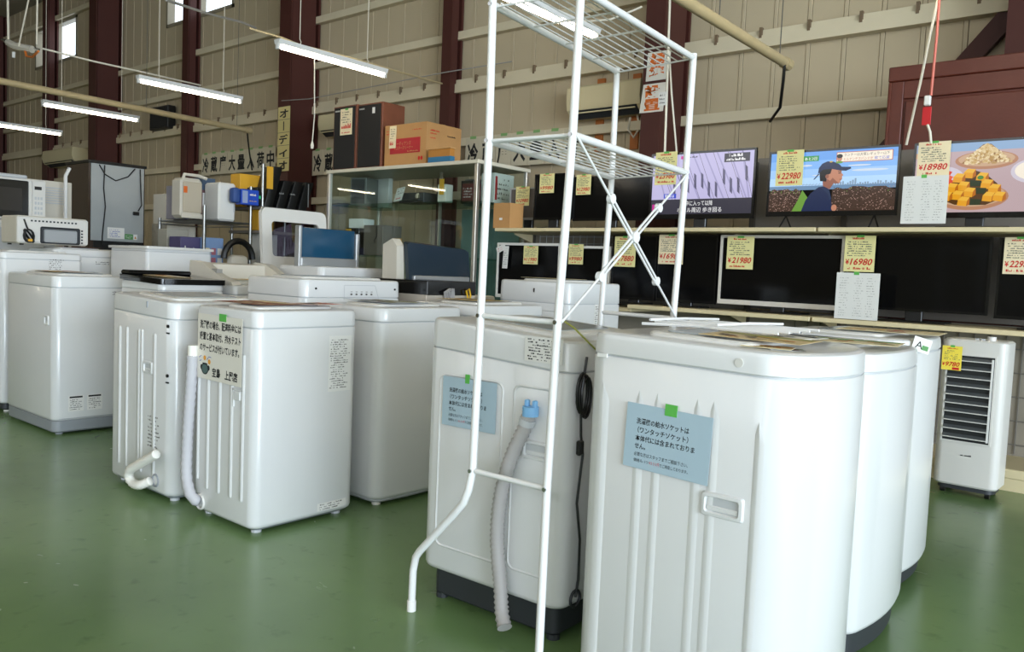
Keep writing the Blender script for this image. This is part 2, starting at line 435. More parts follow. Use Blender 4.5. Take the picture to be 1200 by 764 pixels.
def washer(label, xf, y0, wd, dp, h, rz=0.0, group=None, body=WHITE, base=DARKB, base_h=.05, base_in=.02, r=.05, bulge=0.0, seam=.08, slope=0.0, ribs=(), handle=None, lid=True, panel=0.0, feet=True, lidmat=None, rear_rise=0.0, name='washing_machine', foot=WHITE2, taper=0.0):
    """front faces +x; xf = x of the front, y0 = near side; origin at the middle of the base"""
    t = thing(name, label, 'washing machine' if name == 'washing_machine' else name.replace('_', ' '), (xf-dp/2, y0+wd/2, 0), rz, group)
    a, b = dp/2, wd/2
    def L(z, ins=0.0, sl=0.0, rr=None):
        q = rrect(-a+ins, a-ins, -b+ins, b-ins, max(.006, (rr or r)-ins*.6), 5, bulge)
        return [(x, y, z - sl*(x+a)/(2*a) + rear_rise*(1 if sl else 0)*max(0, (-x)/a)) for x, y in q]
    fz = .014 if feet else .004
    # base
    bm = B(); loft(bm, [L(fz, base_in+.012), L(fz+.01, base_in), L(fz+base_h, base_in)]); obj('base', bm, base, t)
    zb = fz+base_h
    zs = h-seam
    bm = B(); loft(bm, [L(zb, .014), L(zb+.008, .004), L(zb+.02, 0), L(zs-.006, taper, slope), L(zs-.003, taper+.002, slope)]); obj('cabinet', bm, body, t)
    bm = B(); loft(bm, [L(zs-.003, taper+.006, slope), L(zs+.004, taper+.006, slope)]); obj('seam_gasket', bm, LGREY, t)
    bm = B(); loft(bm, [L(zs+.002, taper+.002, slope), L(zs+.005, taper, slope), L(h-.016, taper+.002, slope*1.15), L(h-.006, taper+.005, slope*1.15), L(h-.0015, taper+.012, slope*1.15), L(h, taper+.022, slope*1.15)]); top = obj('top_cover', bm, body, t)
    if feet:
        for sx in (-1, 1):
            for sy in (-1, 1):
                bm = B(); cyl(bm, (sx*(a-.06), sy*(b-.06), 0), (sx*(a-.06), sy*(b-.06), fz+.004), .022, 10); obj('foot', bm, foot, t)
    zt = lambda x: h - slope*1.15*(x+a)/(2*a)
    if lid:
        bm = B()
        x0, x1 = -a+.14, a-.10
        def LL(ins, dz): return [(x, y, zt(x)+dz) for x, y in rrect(x0+ins, x1-ins, -b+.07+ins, b-.07-ins, .03, 4)]
        loft(bm, [LL(0, -.004), LL(0, .006), LL(.006, .011)]); ld = obj('lid', bm, lidmat or WHITE2, t)
        bm = B()
        def LG(ins, dz): return [(x, y, zt(x)+dz) for x, y in rrect(x0+.03+ins, x1-.04-ins, -b+.11+ins, b-.11-ins, .03, 4)]
        loft(bm, [LG(0, .010), LG(.002, .0135)]); obj('lid_window', bm, mat('lid_grey', '#9aa0a3', .2), ld)
    if panel:
        # raised sloping control box at the rear
        bm = B(); yy = b-.03
        pr = [(-a+.012, h-.006), (-a+.14, h-.006), (-a+.13, h+panel*.55), (-a+.03, h+panel), (-a+.014, h+panel*.9)]
        loft(bm, [[(x, -yy, z) for x, z in pr], [(x, yy, z) for x, z in pr]]); obj('control_panel', bm, WHITE2, t)
    if ribs: slab_ribs(t, -b+.0005, ribs, body)
    if handle: side_handle(t, handle[0], handle[1], handle[2], handle[3], -b, body)
    t['half_depth'] = a; t['half_width'] = b
    return t, a, b

FX, FZ, FY = (1,0,0), (0,0,1), (0,1,0)

# --- big machine in the foreground
w6, a6, b6 = washer('large white washing machine with a blue notice on its ribbed side', -.735, 1.85, .56, .545, 1.0, bulge=.085, r=.06, seam=.062, slope=.012, base_h=.05,
    ribs=(), handle=(.150,.60,.105,.055), group=None)
bm = B(); cyl(bm, (.17,-b6-.001,.955), (.17,-b6+.004,.955), .011, 14); obj('screw_cap', bm, WHITE2, w6)
pbox('hinge_clip', PAPER, w6, -.235, -.205, -b6-.004, -b6+.002, .93, .94)
w7, a7, b7 = washer('middle of three bow-fronted white washing machines, behind the large one with the blue notice', -.735, 2.50, .56, .53, .955, bulge=.035, r=.05, seam=.06, base_h=.08)
w8, a8, b8 = washer('white washing machine with a bowed front, last of its row, beside the air cooler', -.81, 3.16, .56, .53, .965, bulge=.035, r=.06, seam=.05, base_h=.06)

# --- machine under the white rack
w5, a5, b5 = washer('off-white washing machine with grey corrugated hose and black base under the tall white rack', -1.435, 1.975, .56, .60, .985, rz=radians(1.5), r=.05, seam=.10, slope=.035, base_h=.10, base_in=.035, feet=True, foot=DARKB)
def emboss(parent, x0, x1, z0, z1, y, material):
    bm = B(); w_ = .006
    L0 = [(x, y, z) for x, z in rrect(x0, x1, z0, z1, .03, 4)]; L1 = [(x, y-.004, z) for x, z in rrect(x0+w_, x1-w_, z0+w_, z1-w_, .026, 4)]; L2 = [(x, y, z) for x, z in rrect(x0+2*w_, x1-2*w_, z0+2*w_, z1-2*w_, .022, 4)]
    loft(bm, [L0, L1, L2], False, False); return obj('pressed_outline', bm, material, parent, 60)
emboss(w5, -.235, .05, .20, .80, -b5+.0008, WHITE); emboss(w5, .085, .25, .20, .80, -b5+.0008, WHITE)
side_handle(w5, .185, .60, .10, .055, -b5, WHITE)
spec_label(w5, (.125, -b5-.001, .875), FX, FZ, .145, .078, 8, 3, True)
# hose: corrugated, clipped up the side, open end resting by the floor
def hose(parent, pts, r, material, step=.008, amp=.0022, name='drain_hose'):
    pts = [Vector(p) for p in pts]
    # Catmull-Rom resample
    res = []
    for i in range(len(pts)-1):
        p0 = pts[max(0, i-1)]; p1 = pts[i]; p2 = pts[i+1]; p3 = pts[min(len(pts)-1, i+2)]
        n = max(2, int((p2-p1).length/step))
        for k in range(n):
            t = k/n; res.append(.5*((2*p1)+(p2-p0)*t+(2*p0-5*p1+4*p2-p3)*t*t+(3*p1-p0-3*p2+p3)*t**3))
    res.append(pts[-1])
    bm = B(); tube(bm, res, [r+(amp if k % 2 else -amp) for k in range(len(res))], 12)
    return obj(name, bm, material, parent, 0 if amp > .003 else 80)
hy = -b5-.028
h5 = hose(w5, [(.175,hy,.725), (.155,hy,.665), (.115,hy-.004,.575), (.085,hy-.006,.47), (.072,hy-.006,.37), (.075,hy-.006,.27), (.095,hy-.008,.16), (.115,hy-.02,.08), (.145,hy-.04,.045)], .022, HOSEG)
bm = B(); loft(bm, [[(.178+.026*cos(k*pi/6), hy+.026*sin(k*pi/6), z) for k in range(12)] for z in (.71,.74)]); obj('hose_clip', bm, mat('sky_blue_clip', '#7fb4e0', .4), h5)
bm = B()
for sx in (-.014, .016): box(bm, .178+sx-.007, .178+sx+.007, hy-.008, hy+.008, .738, .760, .003, 1)
obj('hose_hook', bm, MATS['sky_blue_clip'], h5)
bm = B(); cyl(bm, (.163,hy,.680), (.169,hy,.70), .0255, 14); obj('hose_collar', bm, LGREY, h5)
# power cord bundled at its right-hand corner
cx, cy = a5+.012, -b5+.07
ptube('power_cord', BLACK, w5, [(a5+.01, cy, .90), (cx, cy-.01, .86), (cx+.006, cy-.03, .80), (cx, cy-.02, .72), (cx, cy-.015, .66), (cx, cy, .60), (cx, cy-.02, .45), (cx-.002, cy+.01, .33), (cx-.004, cy+.015, .20), (a5+.004, cy+.01, .145)], .004, 6)
bm = B()
for k in range(5):
    tube(bm, [(cx+.004*(k % 2), cy-.02+.006*k+.028*cos(q*pi/8), .79+.062*sin(q*pi/8)-.004*k) for q in range(16)], .004, 6, closed=True)
obj('cord_coil', bm, BLACK, w5, 60)
pbox('plug', BLACK, w5, cx-.008, cx+.008, cy-.03, cy-.004, .60, .645, .004, 1)
bm = B(); tube(bm, [(a5+.003, cy+.01+.026*cos(k*pi/8), .14+.026*sin(k*pi/8)) for k in range(16)], .005, 6, closed=True); obj('cord_hole', bm, DARKB, w5, 60)
ptube('earth_wire', mat('green_yellow_wire', '#8a8f3a', .5), w5, [(a5-.10, -b5+.10, 1.0), (a5-.05, -b5+.08, .985), (a5+.004, -b5+.09, .94), (a5+.008, -b5+.13, .915)], .003, 6)

# --- middle row, fronts in line
w3, a3, b3 = washer('white washing machine with the large black-lettered service notice taped on its side', -2.945, 1.885, .535, .49, .945, r=.045, seam=.075, base_h=.012, base=GREYB, feet=True,
    ribs=[(-.195,.16,.80,.022), (-.115,.13,.79,.026), (-.02,.13,.79,.026), (.075,.13,.79,.026), (.16,.13,.76,.026)], foot=LGREY)
bm = B()
# latch shaped moulding on the side of it
for q in ((.085,.165,.600,.610), (.085,.095,.530,.610), (.155,.165,.505,.610)): box(bm, q[0], q[1], -b3-.006, -b3+.002, q[2], q[3], .002, 1)
box(bm, .10, .15, -b3-.010, -b3+.002, .560, .600, .004, 1)
obj('side_catch', bm, WHITE, w3)
spec_label(w3, (a3+.0008, .10, .58), FY, FZ, .125, .25, 22, 9)
spec_label(w3, (a3+.0008, .06, .045), FY, FZ, .16, .035, 3, 10)
hose(w3, [(-.205,-b3-.028,.72), (-.21,-b3-.03,.60), (-.225,-b3-.03,.45), (-.235,-b3-.03,.30), (-.225,-b3-.035,.17), (-.19,-b3-.03,.09), (-.165,-b3-.004,.065)], .024, mat('pale_grey_hose', '#b4b2b5', .55), .016, .0022)
bm = B(); cyl(bm, (-.204,-b3-.028,.70), (-.203,-b3-.028,.765), .021, 14); obj('hose_end', bm, HOSEW, w3)
bm = B(); tube(bm, [(-.165+.032*cos(k*pi/8), -b3-.002, .065+.032*sin(k*pi/8)) for k in range(16)], .006, 6, closed=True); obj('hose_port', bm, WHITE2, w3, 60)

w4, a4, b4 = washer('plain white washing machine pushed in behind the one with the black-lettered notice', -2.925, 2.53, .57, .50, .955, r=.06, seam=.07, base_h=.02, base=LGREY, bulge=.012, group=None)
w10, a10, b10 = washer('white washing machine with flyers on top, between the plain one and the taller one', -2.88, 3.17, .55, .52, .965, r=.04, seam=.06, base_h=.03)
w9, a9, b9 = washer('off-white washing machine with a tall rear panel and printed label, farthest of its row', -2.86, 3.92, .58, .56, 1.10, r=.045, seam=.13, base_h=.05)
spec_label(w9, (a9+.0008, -.02, .80), FY, FZ, .10, .17, 12, 12, True)
emboss(w9, -.24, .2, .3, .93, -b9+.0008, WHITE)
pbox('slot', BLACK, w9, .01, .018, -b9-.002, -b9+.002, 1.03, 1.055)

# --- second column, left of the noticed machine
w2, a2, b2 = washer('off-white ribbed washing machine with a folded white hose, beside the one with the service notice', -3.60, 1.865, .54, .63, .965, r=.055, seam=.085, base_h=.015, base=GREYB, feet=True, slope=.02,
    ribs=[(-.20,.10,.80,.030), (-.12,.10,.80,.020), (.005,.10,.80,.030), (.035,.10,.80,.022), (.16,.10,.79,.030)], handle=(.10,.62,.085,.055), foot=LGREY)
f = Flat((.10, -b2-.0005, .24), FX, FZ); f.scrib(0, 0, .12, .16, 9, INKS, 21, .8, 0, .5); f.build('printed_marks', w2)
pbox('slot', GREYB, w2, .075, .082, -b2-.003, -b2+.002, .905, .935)
hose(w2, [(.28,-b2-.045,.24), (.22,-b2-.05,.21), (.13,-b2-.055,.165), (.055,-b2-.06,.125), (.03,-b2-.055,.085), (.07,-b2-.05,.06), (.13,-b2-.045,.065), (.175,-b2-.02,.09)], .021, HOSEW, .008, .002)
bm = B(); tube(bm, [(.185+.028*cos(k*pi/8), -b2-.002, .09+.028*sin(k*pi/8)) for k in range(16)], .005, 6, closed=True); obj('hose_port', bm, GREYB, w2, 60)
for z_ in (.83, .60):
    bm = B(); cyl(bm, (a2-.035,-b2+.004,z_), (a2-.035,-b2-.003,z_), .008, 10); obj('screw', bm, BLACK, w2); pbox('slot', BLACK, w2, a2-.045, a2-.025, -b2-.002, -b2+.004, z_-.035, z_-.028)

wk, ak, bk = washer('off-white washing machine with a row of small knobs, behind the one with folded hose', -3.63, 2.60, .70, .56, 1.065, r=.05, seam=.10, base_h=.03)
f = Flat((ak+.001, -.03, .985), FY, FZ)
for k in range(5): f.ell(.03*k*1.2, 0, .008, .005, INKS, 0); f.rect(.036*k-.006, .012, .036*k+.008, .016, INKL, 0)
f.line((-.05,-.03), (-.05,.05), .003, LGREY, 0); f.line((-.05,.05), (.17,.05), .003, LGREY, 0); f.line((.17,.05), (.20,-.03), .003, LGREY, 0)
f.build('dial_marks', wk)
for q in (-.27, .29):
    bm = B(); cyl(bm, (ak, q, 1.015), (ak+.004, q, 1.015), .006); obj('screw', bm, INK, wk)
wb_, ab_, bb_ = washer('washing machine with a gloss black lid, behind the one with the folded white hose', -4.66, 2.34, .42, .52, 1.0, r=.04, seam=.05, base_h=.03, lid=False)
bm = B()
loft(bm, [[(x,y,z-.03*(x+.28)) for x, y in rrect(-.27,.27,-.215,.215,.03,4)] for z in (1.003,1.035)]); obj('lid', bm, GLOSSB, wb_)
pbox('lid_ridge', GLOSSB, wb_, -.26, -.14, -.205, .205, 1.03, 1.06, .01, 1)
ws, as_, bs = washer('off-white washing machine with sloping control panel, behind the black-lidded one', -4.62, 2.80, .56, .60, .99, r=.03, seam=.06, base_h=.03, lid=False)
bm = B(); pr = [(-.29,.985), (.26,.985), (.24,1.01), (.08,1.045), (-.12,1.125), (-.27,1.135)]
for yy0, yy1 in ((-bs+.01, -bs+.07), (bs-.07, bs-.01)): loft(bm, [[(x,yy0,z) for x, z in pr], [(x,yy1,z) for x, z in pr]])
pr2 = [(-.29,.985), (-.12,.985), (-.13,1.115), (-.27,1.125)]; loft(bm, [[(x,-bs+.065,z) for x, z in pr2], [(x,bs-.065,z) for x, z in pr2]])
obj('raised_rim', bm, CREAMW, ws)
bm = B(); box(bm, -.13, .24, -bs+.07, bs-.07, .985, 1.02, .01, 1); obj('lid', bm, mat('lid_grey2', '#b8b4a8', .35), ws)
pbox('display', INKL, ws, -.02, .05, -bs+.02, -bs+.06, 1.06, 1.085)

# machine with blue lid raised
wl, al, bl = washer('white washing machine with its blue lid folded up, before the raised window lid', -4.58, 3.42, .58, .52, 1.13, r=.05, seam=.09, base_h=.03, lid=False)
bm = B(); box(bm, -.045, -.02, -.27, .22, 1.13, 1.40, .01, 2); obj('lid', bm, BLUEL, wl)
pbox('lid_edge', SILVER, wl, -.06, .0, -.285, -.26, 1.12, 1.41, .006, 1); pbox('lid_edge', SILVER, wl, -.06, .0, .22, .25, 1.12, 1.38, .006, 1)
bm = B(); box(bm, -.05, .01, -.27, .22, 1.125, 1.19, .008, 1); obj('lid_bar', bm, SILVER, wl)
# machine with its window lid raised
wo, ao, bo = washer('white washing machine with its large framed window lid standing open, beside the wire shelving', -5.20, 3.53, .66, .60, 1.10, r=.05, seam=.07, base_h=.03, lid=False)
bm = B()
out = rrect(-.30,.30,0,.47,.05,5); inn = rrect(-.215,.225,.10,.37,.03,5)
yv = [bm.verts.new((.02-.10*z, y, 1.09+z)) for y, z in out]; iv = [bm.verts.new((.02-.10*z, y, 1.09+z)) for y, z in inn]
yv2 = [bm.verts.new((-.02-.10*z, y, 1.09+z)) for y, z in out]; iv2 = [bm.verts.new((-.02-.10*z, y, 1.09+z)) for y, z in inn]
N = len(out)
for k in range(N):
    j = (k+1) % N
    bm.faces.new((yv[k], yv[j], iv[j], iv[k])); bm.faces.new((yv2[k], iv2[k], iv2[j], yv2[j])); bm.faces.new((yv[k], yv2[k], yv2[j], yv[j])); bm.faces.new((iv[k], iv[j], iv2[j], iv2[k]))
lidf = obj('lid', bm, WHITE2, wo, 40)
bm = B(); bm.faces.new([bm.verts.new((-.10*z, y, 1.09+z)) for y, z in inn]); obj('lid_window', bm, SMOKE, lidf)
f = Flat((.015-.045, -.27, 1.515), FY, (-.1,0,1)); f.rect(0,0,.075,.045,LGREY,0); f.scrib(0,0,.075,.045,3,INKS,31); f.scrib(.17,.0,.34,.02,1,INKL,33,.9); f.build('lid_label', lidf)

# machine with navy lid raised and the black-banded appliance before it
wn, an, bn = washer('cream washing machine with its dark navy lid raised, behind the black and silver appliance', -3.86, 3.79, .64, .55, .97, r=.05, seam=.07, base_h=.03, lid=False, body=CREAMW)
bm = B(); bm2 = [(-.02,1.05),(.01,1.05),(-.02,1.305),(-.06,1.315)]
loft(bm, [[(x,-.30,z) for x, z in bm2], [(x,-.28,z+.012) for x, z in bm2], [(x,.27,z-.012) for x, z in bm2], [(x,.31,z-.03) for x, z in bm2]]); obj('lid', bm, NAVY, wn)
bm = B(); box(bm, -.03, .03, -.27, .28, .965, 1.095, .006, 1); obj('lid_bar', bm, SILVER, wn)
bm = B(); loft(bm, [[(-.20,-.36,.975),(-.05,-.36,.975),(-.06,-.36,1.29),(-.11,-.36,1.34),(-.20,-.36,1.30)], [(-.20,-.29,.975),(-.05,-.29,.975),(-.06,-.29,1.29),(-.11,-.29,1.34),(-.20,-.29,1.30)]]); obj('control_panel', bm, CREAMW, wn)
ap = thing('microwave_oven', 'black and silver appliance turned with its cords to the aisle, below the navy lid', 'oven', (-3.72, 3.36, 0))
pbox('stand', LGREY, ap, -.26, .22, .0, .40, 0, .93, .02)
pbox('upper_band', GLOSSB, ap, -.28, .24, -.0, .42, .99, 1.075, .004, 1)
pbox('lower_band', mat('pale_steel', '#b7ada0', .4, metal=.2), ap, -.27, .235, .0, .415, .925, .992, .003, 1)
bm = B()
for k in range(4): tube(bm, [(.246, .14+.012*k, .97-.02*(k % 2)), (.262, .12+.012*k, 1.01), (.256, .17+.012*k, 1.03), (.25, .19+.01*k, .96)], .005, 6)
obj('grey_cord', bm, HOSEG, ap, 60)
ptube('yellow_wire', mat('yellow_wire', '#d8a81c', .5), ap, [(.25,.33,.93),(.262,.325,.98),(.262,.31,1.02),(.258,.34,1.03),(.262,.35,.99),(.252,.345,.94)], .006, 6)

# --- far left group
w1, a1, b1 = washer('white washing machine with a grey moulded base and two black-topped stickers low on its front', -5.43, 2.05, .48, .80, 1.005, r=.05, seam=.075, base_h=.075, base=GREYB, base_in=.005, feet=True, handle=(.30,.72,.06,.06), foot=GREYB)
bm = B(); loft(bm, [[(x,y,z) for x, y in rrect(-a1+.004, a1-.002, -b1+.004, b1-.004, .05, 5)] for z in (.098,.112)]); obj('base_band', bm, mat('mid_grey_band', '#9da0a4', .45), w1)
for k, yy in enumerate((-.15, -.035)):
    f = Flat((a1+.0008, yy, .145), FY, FZ); f.rect(0,0,.095,.10,PAPER,0); f.rect(.008,.085,.087,.096,INK,1); f.scrib(.008,.008,.087,.08,6,INK,40+k,.8); f.build('sticker', w1)
f = Flat((a1+.0008, .115, .885), FY, FZ); f.scrib(0,0,.12,.03,2,INKS,44,.85); f.build('brand_marks', w1)
wq, aq, bq = washer('white washing machine with a small printed square on its front, left of the grey-based one', -6.42, 2.08, .55, .58, 1.14, r=.04, seam=.05, base_h=.05)
f = Flat((aq+.0008, .03, 1.02), FY, FZ); f.scrib(0,0,.12,.08,6,INKS,46,.6); f.build('printed_square', wq)
wr, ar, br = washer('white washing machine with a curved top covered in flyers, beneath the white toaster oven', -7.03, 2.66, .47, .58, 1.18, r=.05, seam=.06, base_h=.05)
f = Flat((ar+.0008, .08, 1.06), FY, FZ); f.scrib(0,0,.12,.03,2,INKS,48,.85); f.build('brand_marks', wr)
wt, at_, bt = washer('white washing machine with a high flat hinged top, standing before the tall dark refrigerator', -6.15, 2.98, .54, .62, 1.215, r=.03, seam=.03, base_h=.05, slope=-.0)
bm = B(); loft(bm, [[(x,y,z) for x, y in rrect(-.33,.33,-.28,.28,.02,3)] for z in (1.205,1.225)]); obj('top_board', bm, WHITE2, wt)
wx, ax, bx_ = washer('white low appliance with a black open front under the flat-topped washing machine', -5.62, 2.66, .40, .30, 1.035, r=.02, seam=.03, base_h=.03, lid=False)
pbox('dark_opening', GLOSSB, wx, ax-.01, ax+.002, -.17, .19, .90, 1.0)


# broad flat pressings with slanted tops on the side of the large machine
for (x0, x1, z1) in ((-.225,-.190,.865), (-.110,-.078,.86), (-.055,-.026,.86), (.058,.088,.86), (.102,.132,.86), (.222,.246,.82)):
    bm = B(); y_ = -b6
    L0 = [(x0, y_+.0005, .07), (x1, y_+.0005, .07), (x1, y_+.0005, z1-.05), (x0+.3*(x1-x0), y_+.0005, z1), (x0, y_+.0005, z1-.03)]
    L1 = [(x0+.010, y_-.0022, .08), (x1-.010, y_-.0022, .08), (x1-.010, y_-.0022, z1-.058), (x0+.4*(x1-x0), y_-.0022, z1-.022), (x0+.010, y_-.0022, z1-.04)]
    loft(bm, [L0, L1], False); obj('pressed_rib', bm, WHITE, w6, 20)

# ------------------------------------------------------------------ notices taped to the machines
def notice(name, label, o, u, v, wd, ht, paper, draw, tapes=(), cat='notice', thick=.0012, group=None):
    """a sheet with print and tape; the thing's origin is its lower left corner, u right, v up"""
    u = Vector(u).normalized(); v = Vector(v).normalized(); n = u.cross(v)
    t = thing(name, label, cat, o, 0, group)
    bm = B(); loft(bm, [[n*q + u*a + v*b for a, b in ((0,0),(wd,0),(wd,ht),(0,ht))] for q in (0, thick)]); obj('sheet', bm, paper, t, 0)
    f = Flat(n*(thick-.0004), u, v); draw(f)
    if f.m: f.build('print', t)
    else: f.bm.free()
    for (a, b, ww, hh) in tapes:
        bm = B(); loft(bm, [[n*q + u*(a+i*ww) + v*(b+j*hh) for i, j in ((0,0),(1,0),(1,1),(0,1))] for q in (-.0002, thick+.0012)]); obj('tape', bm, TAPE, t, 0)
    return t
RED_SMALL = INKR
def socket_notice(wd, ht):
    def d(f):
        L = wd
        f.text('洗濯機の給水ソケットは', .13*L, .70*ht, .10*ht, INK, 1, .62*L, bold=.012)
        f.text('（ワンタッチソケット）', .15*L, .565*ht, .10*ht, INK, 1, .60*L, bold=.012)
        f.text('本体代には含まれておりま', .13*L, .435*ht, .10*ht, INK, 1, .70*L, bold=.012)
        f.text('せん。', .13*L, .315*ht, .10*ht, INK, 1, .13*L, bold=.012)
        f.text('必要な方はスタッフまでご相談下さい。', .13*L, .20*ht, .068*ht, INK, 1, .64*L)
        f.text('価格も 1つ', .13*L, .105*ht, .06*ht, INK, 1, .18*L)
        f.text('¥３３０円', .32*L, .105*ht, .06*ht, INKR, 1, .12*L)
        f.text('でご用意しております。', .445*L, .105*ht, .06*ht, INK, 1, .33*L)
    return d
# on the large machine: tilted a little clockwise
def on(w_, x, y, z): return w_.matrix_world @ Vector((x, y, z))
bpy.context.view_layer.update()
a_ = radians(-2.0)
notice('notice_sheet', 'pale blue laminated notice taped to the large ribbed washing machine', on(w6, -.135, -b6-.006, .652), (cos(a_),0,sin(a_)), (-sin(a_),0,cos(a_)), .245, .170, PAPERB, socket_notice(.245,.170), [(.112,.153,.034,.030)])
notice('notice_sheet', 'pale blue laminated notice taped to the machine under the tall white rack', on(w5, -.212, -b5-.006, .625), (1,.026,.004), (0,0,1), .235, .165, PAPERB, socket_notice(.235,.165), [(.100,.150,.018,.03)])
def service(f):
    f.text('洗濯機の場合、配達料金には', .02, .225, .037, INK, 1, .325, bold=.025)
    f.text('設置と基本取付、排水テスト', .02, .175, .037, INK, 1, .325, bold=.025)
    f.text('のサービスが付いています。', .02, .125, .037, INK, 1, .315, bold=.025)
    f.text('宝島　上尾店', .125, .02, .042, INK, 1, .20, bold=.03)
    # emblem: a pot with coins flying over it
    C1 = mat('pot_grey_green', '#4d6360', .7); C2 = mat('coin_orange', '#e09a34', .7)
    f.ell(.065,.045,.030,.026,INK,1); f.ell(.065,.045,.024,.021,C1,2); f.rect(.045,.062,.085,.070,INK,2); f.ell(.036,.05,.010,.012,INK,0); f.ell(.094,.05,.010,.012,INK,0)
    f.ell(.062,.092,.011,.011,C2,1); f.ell(.100,.078,.011,.011,C2,1)
    for p, q in (((.015,.09),(.035,.10)), ((.02,.075),(.035,.080)), ((.08,.085),(.095,.098)), ((.095,.10),(.115,.098))): f.line(p, q, .003, INKB, 1)
notice('notice_sheet', 'white notice with bold black lettering and a pot emblem, on the ribbed washing machine', on(w3, -.190, -b3-.0115, .625), (1,0,-.012), (0,0,1), .355, .285, PAPERW, service, [(.175,.262,.055,.032)])

# ------------------------------------------------------------------ flyers lying on the machines
FLY = [mat('flyer_tan', '#c9b183', .6), mat('flyer_pale', '#dcd8cf', .6), mat('flyer_cream', '#e2d4ac', .6), mat('flyer_brown', '#8a5a44', .6), mat('flyer_grey', '#b9bcc0', .5)]
FINK = [mat('print_orange', '#c8792c', .6), mat('print_red', '#b5362c', .6), mat('print_olive', '#8a8a3c', .6), mat('print_navy', '#2c3358', .6), mat('print_yellow', '#d9b23a', .6), INKS, mat('print_green', '#4f8a4a', .6)]
def flyer(label, x, y, z, wd, ht, ang, seed, paper=None, slope=0.0, inks=None):
    R = random.Random(seed)
    u = Vector((cos(ang), sin(ang), -slope*cos(ang))); v = Vector((-sin(ang), cos(ang), slope*sin(ang)))
    def d(f):
        ii = inks or FINK
        f.rect(.04*wd, .70*ht, .96*wd, .93*ht, R.choice(ii), 0)
        for k in range(16):
            a, b = R.random()*.8*wd+.04*wd, R.random()*.6*ht+.04*ht
            f.rect(a, b, a+wd*(.06+.16*R.random()), b+ht*(.03+.12*R.random()), R.choice(ii), 1+k % 3)
    return notice('flyer', label, (x, y, z), u, v, wd, ht, paper or R.choice(FLY), d, (), 'flyer', .001)
def topz(w_, x, y, z): return on(w_, x, y, z)
T = .0155
flyer('tan printed flyer on the lid of the large washing machine with the blue notice', -.99, 1.93, .994+T, .26, .19, radians(4), 1, FLY[0], .026, [FINK[0], FINK[2], FINK[4], INKS])
flyer('yellow-edged flyer at the front edge of the large machine with the blue notice', -.86, 1.90, .992, .12, .085, radians(14), 2, FLY[2], .02, [FINK[4], FINK[0]])
flyer('small grey and green card hanging over the front edge of the large washing machine', -.79, 1.92, .988, .10, .06, radians(40), 3, FLY[4], .05, [FINK[6], FINK[1], INKS])
flyer('white and black booklet on the rear of the large machine with the blue notice', -1.05, 2.16, .993+T, .24, .18, radians(-10), 4, FLY[1], .026, [INK, INKS, FLY[4]])
flyer('printed flyer on the top of the middle bow-fronted washing machine', -.97, 2.60, .957+T, .28, .2, radians(8), 5, FLY[2], 0, [FINK[0], FINK[2], FINK[6], INKS])
flyer('flyer with red print on the last bow-fronted machine of the row', -1.08, 3.24, .967+T, .36, .25, radians(6), 6, FLY[2], 0, [FINK[1], FINK[4], FLY[0]])
notice('price_card', 'small white card with green print on the corner of the last bow-fronted machine', (-.795, 3.20, .93), (.75,.55,-.25), (.1,.35,.8), .065, .055, PAPER, lambda f: (f.text('A', .01, .012, .04, INK, 1), f.rect(.035,.01,.058,.028,FINK[6],1)), (), 'card')
flyer('brown leaflet on the top of the machine with the service notice', -3.40, 1.95, .947+T, .36, .26, radians(3), 7, FLY[3], 0, [FLY[0], FLY[2], FINK[1]])
flyer('pale pink leaflet at the front of the machine with the service notice', -3.12, 2.15, .951+T, .15, .20, radians(10), 8, mat('flyer_pink', '#d8b8ae', .6))
flyer('long grey catalogue across the top of the plain white washing machine', -3.32, 2.62, .957+T, .34, .24, radians(5), 9, FLY[4], 0, [FINK[3], FINK[0], INKS, FINK[2]])
flyer('flyer with orange print on the machine between the plain and the taller one', -3.28, 3.24, .967+T, .32, .26, radians(5), 10, FLY[0], 0, [FINK[0], FINK[3], FINK[2]])
flyer('crumpled tan flyer on the grey-based washing machine', -6.02, 2.13, 1.007+T, .34, .24, radians(2), 11, FLY[0], 0, [FINK[0], FINK[1], FLY[1]])
flyer('pale leaflet beside the crumpled flyer on the grey-based washing machine', -5.72, 2.20, 1.009+T, .18, .22, radians(-6), 12, FLY[1])
flyer('flyer with orange print on the flat-topped machine by the refrigerator', -6.62, 3.06, 1.227+T*.0+.001, .32, .24, radians(4), 13, FLY[1], 0, [FINK[0], FINK[6], FLY[0]])
flyer('brown flyer on the curved machine beneath the white toaster oven', -7.20, 2.74, 1.182+T, .13, .30, radians(3), 14, FLY[3], 0, [FINK[0], FLY[2], INKS])
flyer('flyer with yellow print in the recessed lid of the sloping-panel machine', -4.98, 2.88, 1.022, .28, .22, radians(3), 15, FLY[2], 0, [FINK[4], FINK[0], FINK[2]])
flyer('flyer with yellow band on the taller off-white machine of the middle row', -3.3, 4.0, 1.102+T, .34, .24, radians(4), 16, FLY[2], 0, [FINK[4]])
flyer('tan flyer on the gloss black lid', -5.04, 2.42, 1.0335, .26, .17, radians(6), 17, FLY[0], .03, [FINK[0], FLY[1]])
